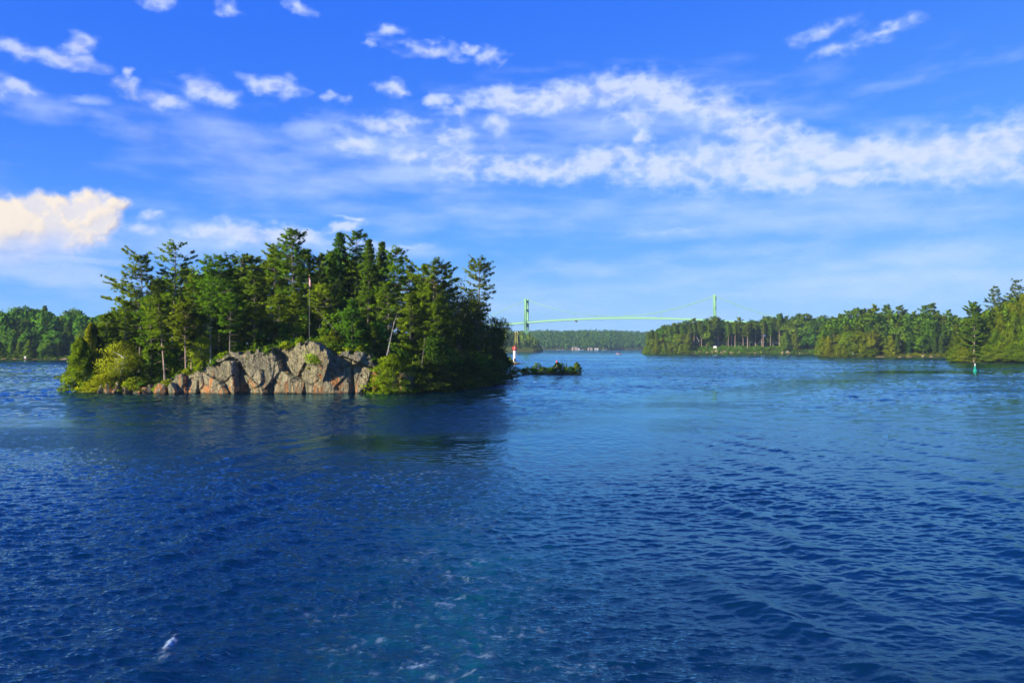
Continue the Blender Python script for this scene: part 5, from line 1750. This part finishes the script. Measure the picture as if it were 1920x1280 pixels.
# ------------------------------------------------------------------ the low islet with dark bushes
def build_islet():
    d = 203.0
    xs = np.linspace(at(973, d), at(1091, d), 60)
    ys = np.linspace(d - 2.6, d + 3.6, 16)
    X, Y = np.meshgrid(xs, ys)
    u = (X - xs[0]) / (xs[-1] - xs[0]) * 2 - 1
    v = (Y - ys[0]) / (ys[-1] - ys[0]) * 2 - 1
    Z = 0.55 * np.clip(1 - u ** 4, 0, 1) * np.clip(1 - v ** 2, 0, 1) + 0.18 * fbm(X * 1.3, Y * 1.3, 4, 0.5, 1300) - 0.12
    o = obj("islet", mesh_np("islet", np.stack([X, Y, Z], -1).reshape(-1, 3), grid_faces(*X.shape)), FLOOR)
    tag(o, "low rocky islet carrying the row of dark bushes", "islet", kind='structure')
    rows = ((980, 9, 13), (990, 11, 16), (999, 11, 16), (1008, 14, 17), (1017, 12, 15), (1026, 11, 13), (1034, 11, 13), (1045, 15, 18), (1053, 14, 15), (1063, 12, 14), (1069, 13, 13), (1082, 15, 13), (1075, 8, 12), (1003, 9, 14), (1038, 9, 12))
    labs = ("lowest bush at the islet's left tip", "second bush from the islet's left tip", "ragged bush left of the islet's first peak", "bush forming the left peak of the islet's dark row", "bush just right of the islet's left peak", "low bush in the sag of the islet's row",
            "low bush before the pink-topped marker's pole", "rounded tall bush left of the dark-topped beacon", "bush at the dark-topped beacon's feet", "bush directly right of the dark-topped beacon", "pointed bush between the beacon and the end bush", "separate cone-shaped bush at the islet's right end",
            "tiny bush in the gap before the islet's end bush", "small bush in front of the islet's left peak", "small bush in front of the rounded tall bush")
    for k, ((px, h, w), lab) in enumerate(zip(rows, labs)):
        H = h / F * d * (1.30 if h > 13 else 0.95) + 0.2
        g = np.random.default_rng(1310 + k)
        if k in (11, 7):
            ms = cedar(1310 + k, H, w / F * d * 0.62, n=1300, blade=0.26, droop=0.1, shape=0.7)
        else:
            ms = broadleaf(1310 + k, H, w / F * d * 0.52, base=0.0, n=1900, leaf=0.17, lobes=9, squash=1.5)
        plant("shrub", ms, LEAF['oak'], BARK['dark'], (at(px, d), d + g.uniform(-0.5, 0.9), 0.1), lab, "shrub", "dark bushes on the low islet")
    # beacon: dark lantern on three pale legs
    d2 = d + 1.2
    root = empty("beacon", (at(1062, d2), d2, 0.35))
    tag(root, "dark-topped navigation beacon on splayed pale legs among the islet's bushes", "beacon")
    for k in range(3):
        a = 2 * math.pi * k / 3 + 0.5
        p = Parts()
        p.bar((0.62 * math.cos(a), 0.62 * math.sin(a), 0), (0.16 * math.cos(a), 0.16 * math.sin(a), 1.75), 0.055, 6)
        p.done("leg", WHITE, root)
    p = Parts()
    p.lathe([(0.26, 1.7), (0.26, 1.78), (0.14, 1.8), (0.16, 2.25), (0.10, 2.4), (0.03, 2.5)], sides=12)
    p.done("lantern", DARK, root)
    p = Parts()
    p.bar((-0.4, 0, 1.0), (0.4, 0, 1.0), 0.04)
    p.bar((0, -0.4, 1.0), (0, 0.4, 1.0), 0.04)
    p.done("brace", WHITE, root)
    # spar with a red top beyond the islet
    d3 = 236.0
    root = empty("channel_marker", (at(1044, d3), d3, -0.2))
    tag(root, "pink-red topped channel marker on a thin pale pole behind the islet", "marker")
    p = Parts()
    p.lathe([(0.10, 0), (0.10, 2.4)], sides=10)
    p.done("pole", WHITE, root)
    p = Parts()
    p.lathe([(0.28, 2.0), (0.30, 2.05), (0.26, 2.9), (0.05, 3.2)], sides=12)
    p.done("topmark", PINK, root)
    p = Parts()
    p.lathe([(0.34, 0.05), (0.4, 0.2), (0.34, 0.5), (0.12, 0.6)], sides=14)
    p.done("float", PINK, root)


build_islet()


def green_buoy():
    d = 224.0
    root = empty("buoy", (at(1828, d), d, -0.25))
    tag(root, "slender green spar buoy floating off the near right bank", "buoy")
    p = Parts()
    p.lathe([(0.42, 0.0), (0.50, 0.25), (0.50, 0.75), (0.24, 1.05), (0.20, 1.9)], sides=16)
    p.done("body", TEAL, root)
    p = Parts()
    p.lathe([(0.11, 1.9), (0.10, 2.45), (0.03, 2.6)], sides=10)
    p.done("lamp", WHITE, root)


green_buoy()


# ------------------------------------------------------------------ flagpole with a limp flag
def build_flag():
    x, d = at(580, 127.2), 127.2
    z0 = float(island_h(np.array([x]), np.array([d]))[0]) - 0.1
    top = EYE + (650 - 517) / F * d
    root = empty("flagpole", (x, d, z0))
    tag(root, "thin pale flagpole standing at the top of the cliff among the pines", "flagpole")
    H = top - z0
    p = Parts()
    p.lathe([(0.04, 0), (0.032, H * 0.5), (0.022, H)], sides=8)
    p.done("pole", STEEL, root)
    p = Parts()
    p.lathe([(0.02, H), (0.08, H + 0.05), (0.08, H + 0.12), (0.02, H + 0.17)], sides=8)
    p.done("finial", YELLOW, root)
    # cloth gathered in folds: red, white, red across the fly
    nu, nv = 40, 26
    u, v = np.meshgrid(np.linspace(0, 1, nu), np.linspace(0, 1, nv))
    fx = 0.05 + 0.40 * u * (0.55 + 0.45 * v) + 0.05 * np.sin(u * 19)
    fy = -0.10 * np.sin(u * 21 + 2 * v) * (0.3 + v) - 0.05
    fz = H - 0.25 - 1.25 * v - 0.55 * u * (1 - 0.35 * v)
    P = np.stack([fx - 0.10, fy, fz], -1).reshape(-1, 3)
    me = mesh_np("flag", P, grid_faces(nv, nu), smooth=True)
    fl = obj("flag", me, [RED, WHITE], None, (x, d, z0))
    idx = np.tile(((np.arange(nu - 1) >= 10) & (np.arange(nu - 1) < 29)), nv - 1)
    # the leaf in the middle of the white field
    rr = np.repeat(np.arange(nv - 1), nu - 1)
    cc = np.tile(np.arange(nu - 1), nv - 1)
    leafm = (np.abs(cc - 19.5) + 0.8 * np.abs(rr - 12) < 6) & (rr > 7) & (rr < 18)
    me.polygons.foreach_set('material_index', (idx & ~leafm).astype(np.int32))
    tag(fl, "red and white flag hanging limp near the top of the flagpole", "flag")
    sol = fl.modifiers.new("cloth", 'SOLIDIFY')
    sol.thickness = 0.006


build_flag()


# ------------------------------------------------------------------ motor boat out on the river
def build_boat(name, loc, rz, label, group=None, L=5.8, people=2):
    root = empty(name, loc, rz)
    tag(root, label, "boat", group)
    n, m_ = 14, 7
    s_ = np.linspace(0, 1, n)
    sec = []
    for q in s_:
        beam = 1.15 * (1 - max(0, (q - 0.45) / 0.55) ** 2.2) + 0.02
        sheer = 0.75 + 0.35 * q ** 2
        keel = -0.25 + 0.5 * max(0, q - 0.7) ** 1.5 * 3
        for k in range(m_):
            a = -1 + 2 * k / (m_ - 1)
            sec.append((L * (q - 0.5), beam * np.sign(a) * abs(a) ** 0.6, keel + (sheer - keel) * abs(a) ** 2.2))
    f = [tuple(r) for r in grid_faces(n, m_)] + [tuple(range(m_))]
    p = Parts()
    p._put(sec, f)
    hull = p.done("hull", WHITE, root)
    for pl in hull.data.polygons:
        pl.use_smooth = True
    p = Parts()
    p.box((L * 0.22, 0, 0.82), (L * 0.42, 1.7, 0.1), taper=0.8)
    p.box((-L * 0.15, 0, 0.42), (L * 0.5, 1.9, 0.08))
    p.done("deck", WHITE, root)
    p = Parts()
    p.box((L * 0.02, 0, 1.15), (0.12, 1.6, 0.6), taper=0.85)
    p.done("windscreen", GLASS, root)
    p = Parts()
    p.box((-L * 0.12, 0, 2.05), (1.9, 1.7, 0.08), taper=0.95)
    for sx in (-1, 1):
        for sy in (-1, 1):
            p.bar((-L * 0.12 + sx * 0.8, sy * 0.78, 0.75), (-L * 0.12 + sx * 0.8, sy * 0.75, 2.02), 0.03)
    p.done("canopy", RED, root)
    p = Parts()
    p.box((-L * 0.52, 0, 0.55), (0.4, 0.45, 0.95), taper=0.8)
    p.done("outboard_motor", DARK, root)
    p = Parts()
    p.box((-L * 0.05, 0.45, 0.62), (0.55, 0.5, 0.4))
    p.box((-L * 0.05, -0.45, 0.62), (0.55, 0.5, 0.4))
    p.done("seat", RED, root)
    return root


build_boat("motor_boat", (at(1160, 690), 690.0, 0.02), R(8), "small white motor boat with a red canopy out on the open channel")


# seated figures in the boat: one continuous skinned body each
def seated_person(loc, rz, shirt, label):
    me = bpy.data.meshes.new("person")
    J = [((0, 0, 0.0), .17), ((0, 0, .25), .15), ((0, 0, .48), .17), ((0, 0, .58), .07), ((.02, 0, .72), .105), ((.02, 0, .84), .085),
         ((0, .20, .46), .06), ((.08, .26, .24), .05), ((.30, .20, .20), .04), ((0, -.20, .46), .06), ((.08, -.26, .24), .05), ((.30, -.20, .20), .04),
         ((.05, .12, -.02), .09), ((.45, .14, .0), .075), ((.47, .14, -.40), .05), ((.58, .14, -.43), .045), ((.05, -.12, -.02), .09), ((.45, -.14, .0), .075), ((.47, -.14, -.40), .05), ((.58, -.14, -.43), .045)]
    E = [(0, 1), (1, 2), (2, 3), (3, 4), (4, 5), (2, 6), (6, 7), (7, 8), (2, 9), (9, 10), (10, 11), (0, 12), (12, 13), (13, 14), (14, 15), (0, 16), (16, 17), (17, 18), (18, 19)]
    me.from_pydata([j[0] for j in J], E, [])
    o = obj("person", me, shirt, None, loc, rz)
    sk = o.modifiers.new("body", 'SKIN')
    for k, j in enumerate(J):
        me.skin_vertices[0].data[k].radius = (j[1], j[1])
    me.skin_vertices[0].data[0].use_root = True
    o.modifiers.new("round", 'SUBSURF').levels = 1
    tag(o, label, "person", "people in the motor boat")


bx, by = at(1160, 690), 690.0
seated_person((bx - 0.25, by + 0.45, 0.9), R(8), PINK, "person in a pink-red top seated in the white motor boat, nearer its bow")
seated_person((bx - 1.2, by - 0.5, 0.9), R(8), WHITE, "person in a pale top seated in the white motor boat, nearer its stern")


# ------------------------------------------------------------------ small built things on the banks
def far_things():
    def lp(land, px, back):
        return tuple(float(q) for q in land.point(px, back))
    # boathouses and moored boats under the far hill
    for k, (px, w, dep, h, wall, lab) in enumerate(((1077, 11, 8, 4.2, TAN, "tan boathouse with a pale front at the foot of the far hill"), (1083, 7, 6, 3.0, WHITE, "small white boathouse beside the tan one at the far hill's foot"), (1118, 7, 6, 3.2, WHITE, "white cottage standing alone under the trees of the far hill"), (1106, 9, 7, 3.4, TAN, "low tan cottage half hidden among the far hill's trees"))):
        x, y, z = lp(HILL, px, -2.0)
        root = empty("boathouse" if k < 2 else "cottage", (x, y - 3, 0.3), 0.05)
        tag(root, lab, "boathouse" if k < 2 else "cottage", "buildings at the foot of the far hill")
        p = Parts()
        p.box((0, 0, h / 2), (w, dep, h))
        p.done("wall", wall, root)
        p = Parts()
        hw, hd, rh = w / 2 + 0.4, dep / 2 + 0.5, h * 0.55
        p._put([(-hw, -hd, h + 0.01), (hw, -hd, h + 0.01), (hw, hd, h + 0.01), (-hw, hd, h + 0.01), (-hw, 0, h + rh), (hw, 0, h + rh)], ((0, 1, 5, 4), (2, 3, 4, 5), (0, 4, 3), (1, 2, 5), (3, 2, 1, 0)))
        p.done("roof", ROOF, root)
        p = Parts()
        p.box((-w * 0.18, -dep / 2 - 0.03, h * 0.45), (w * 0.3, 0.1, h * 0.8))
        p.done("door", DARK, root)
        for sx in (0.12, 0.32):
            p = Parts()
            p.box((w * sx, -dep / 2 - 0.03, h * 0.58), (w * 0.12, 0.1, h * 0.3))
            p.done("window", GLASS, root)
    for px, lab in ((1046, "leftmost white boat moored at the far hill's foot"), (1055, "white boat moored left of the tan boathouse"), (1090, "white boat moored just right of the boathouses"), (1133, "rightmost white boat moored at the far hill's foot")):
        x, y, z = lp(HILL, px, -6.0)
        build_boat("moored_boat", (x, y - 4, 0.05), 0.1 + 0.02 * (px % 7), lab, "boats moored under the far hill", L=8.0 if px != 1090 else 10.0)
    for k, (px, lab) in enumerate(((966, "left one of two tall yellowish poles on the rocky point"), (970, "right one of two tall yellowish poles on the rocky point"))):
        d = 1052.0
        root = empty("light_pole", (at(px, d), d, 6.0))
        tag(root, lab, "pole", "tall poles on the rocky point")
        zt = EYE + (650 - 623) / F * d - 6.0
        p = Parts()
        p.lathe([(0.30, 0), (0.22, zt)], sides=10)
        p.done("pole", YELLOW, root)
        p = Parts()
        p.box((0, 0, zt + 0.4), (1.3, 1.3, 0.9))
        p.done("lamp_head", WHITE, root)
    # white notice board above the orange rocks
    for land, px, py, d_, w, h, lab in ((FARR, 1340.5, 652.5, 3.0, 3.1, 2.0, "white two-plank notice board above the orange rocks of the far right bank"), (LEFT, 47, 671, 3.0, 1.0, 0.9, "tiny white board at the water's edge of the left bank")):
        d = float(land.depth(px)) + d_ - (6 if land is FARR else 4)
        x, z = at(px, d, py)
        root = empty("notice_board", (x, d, z - 1.2))
        tag(root, lab, "sign")
        for zz in (1.2 + h * 0.23, 1.2 + h * 0.77):
            p = Parts()
            p.box((0, 0, zz), (w, 0.1, h * 0.44))
            p.done("board", WHITE, root)
        for sx in (-0.4, 0.4):
            p = Parts()
            p.box((sx * w, 0.12, 0.3), (0.14, 0.12, 1.8 + h))
            p.done("post", WOOD, root)


far_things()


# ------------------------------------------------------------------ air
def build_haze():
    p = Parts()
    p.box((0, 1000, 39.0), (5200, 3400 + 1000, 80.0 + 2.0))
    m = bpy.data.materials.new("haze")
    m.use_nodes = True
    t = NT(m.node_tree)
    v = t.n('ShaderNodeVolumePrincipled')
    v.inputs['Color'].default_value = (0.55, 0.78, 1.0, 1)
    v.inputs['Density'].default_value = 0.00009
    v.inputs['Anisotropy'].default_value = 0.0
    out = t.n('ShaderNodeOutputMaterial')
    t.put(out.inputs['Volume'], v.outputs[0])
    o = p.done("haze", m)
    tag(o, "thin blue air softening the far hill and the bridge", "haze", kind='stuff')


build_haze()
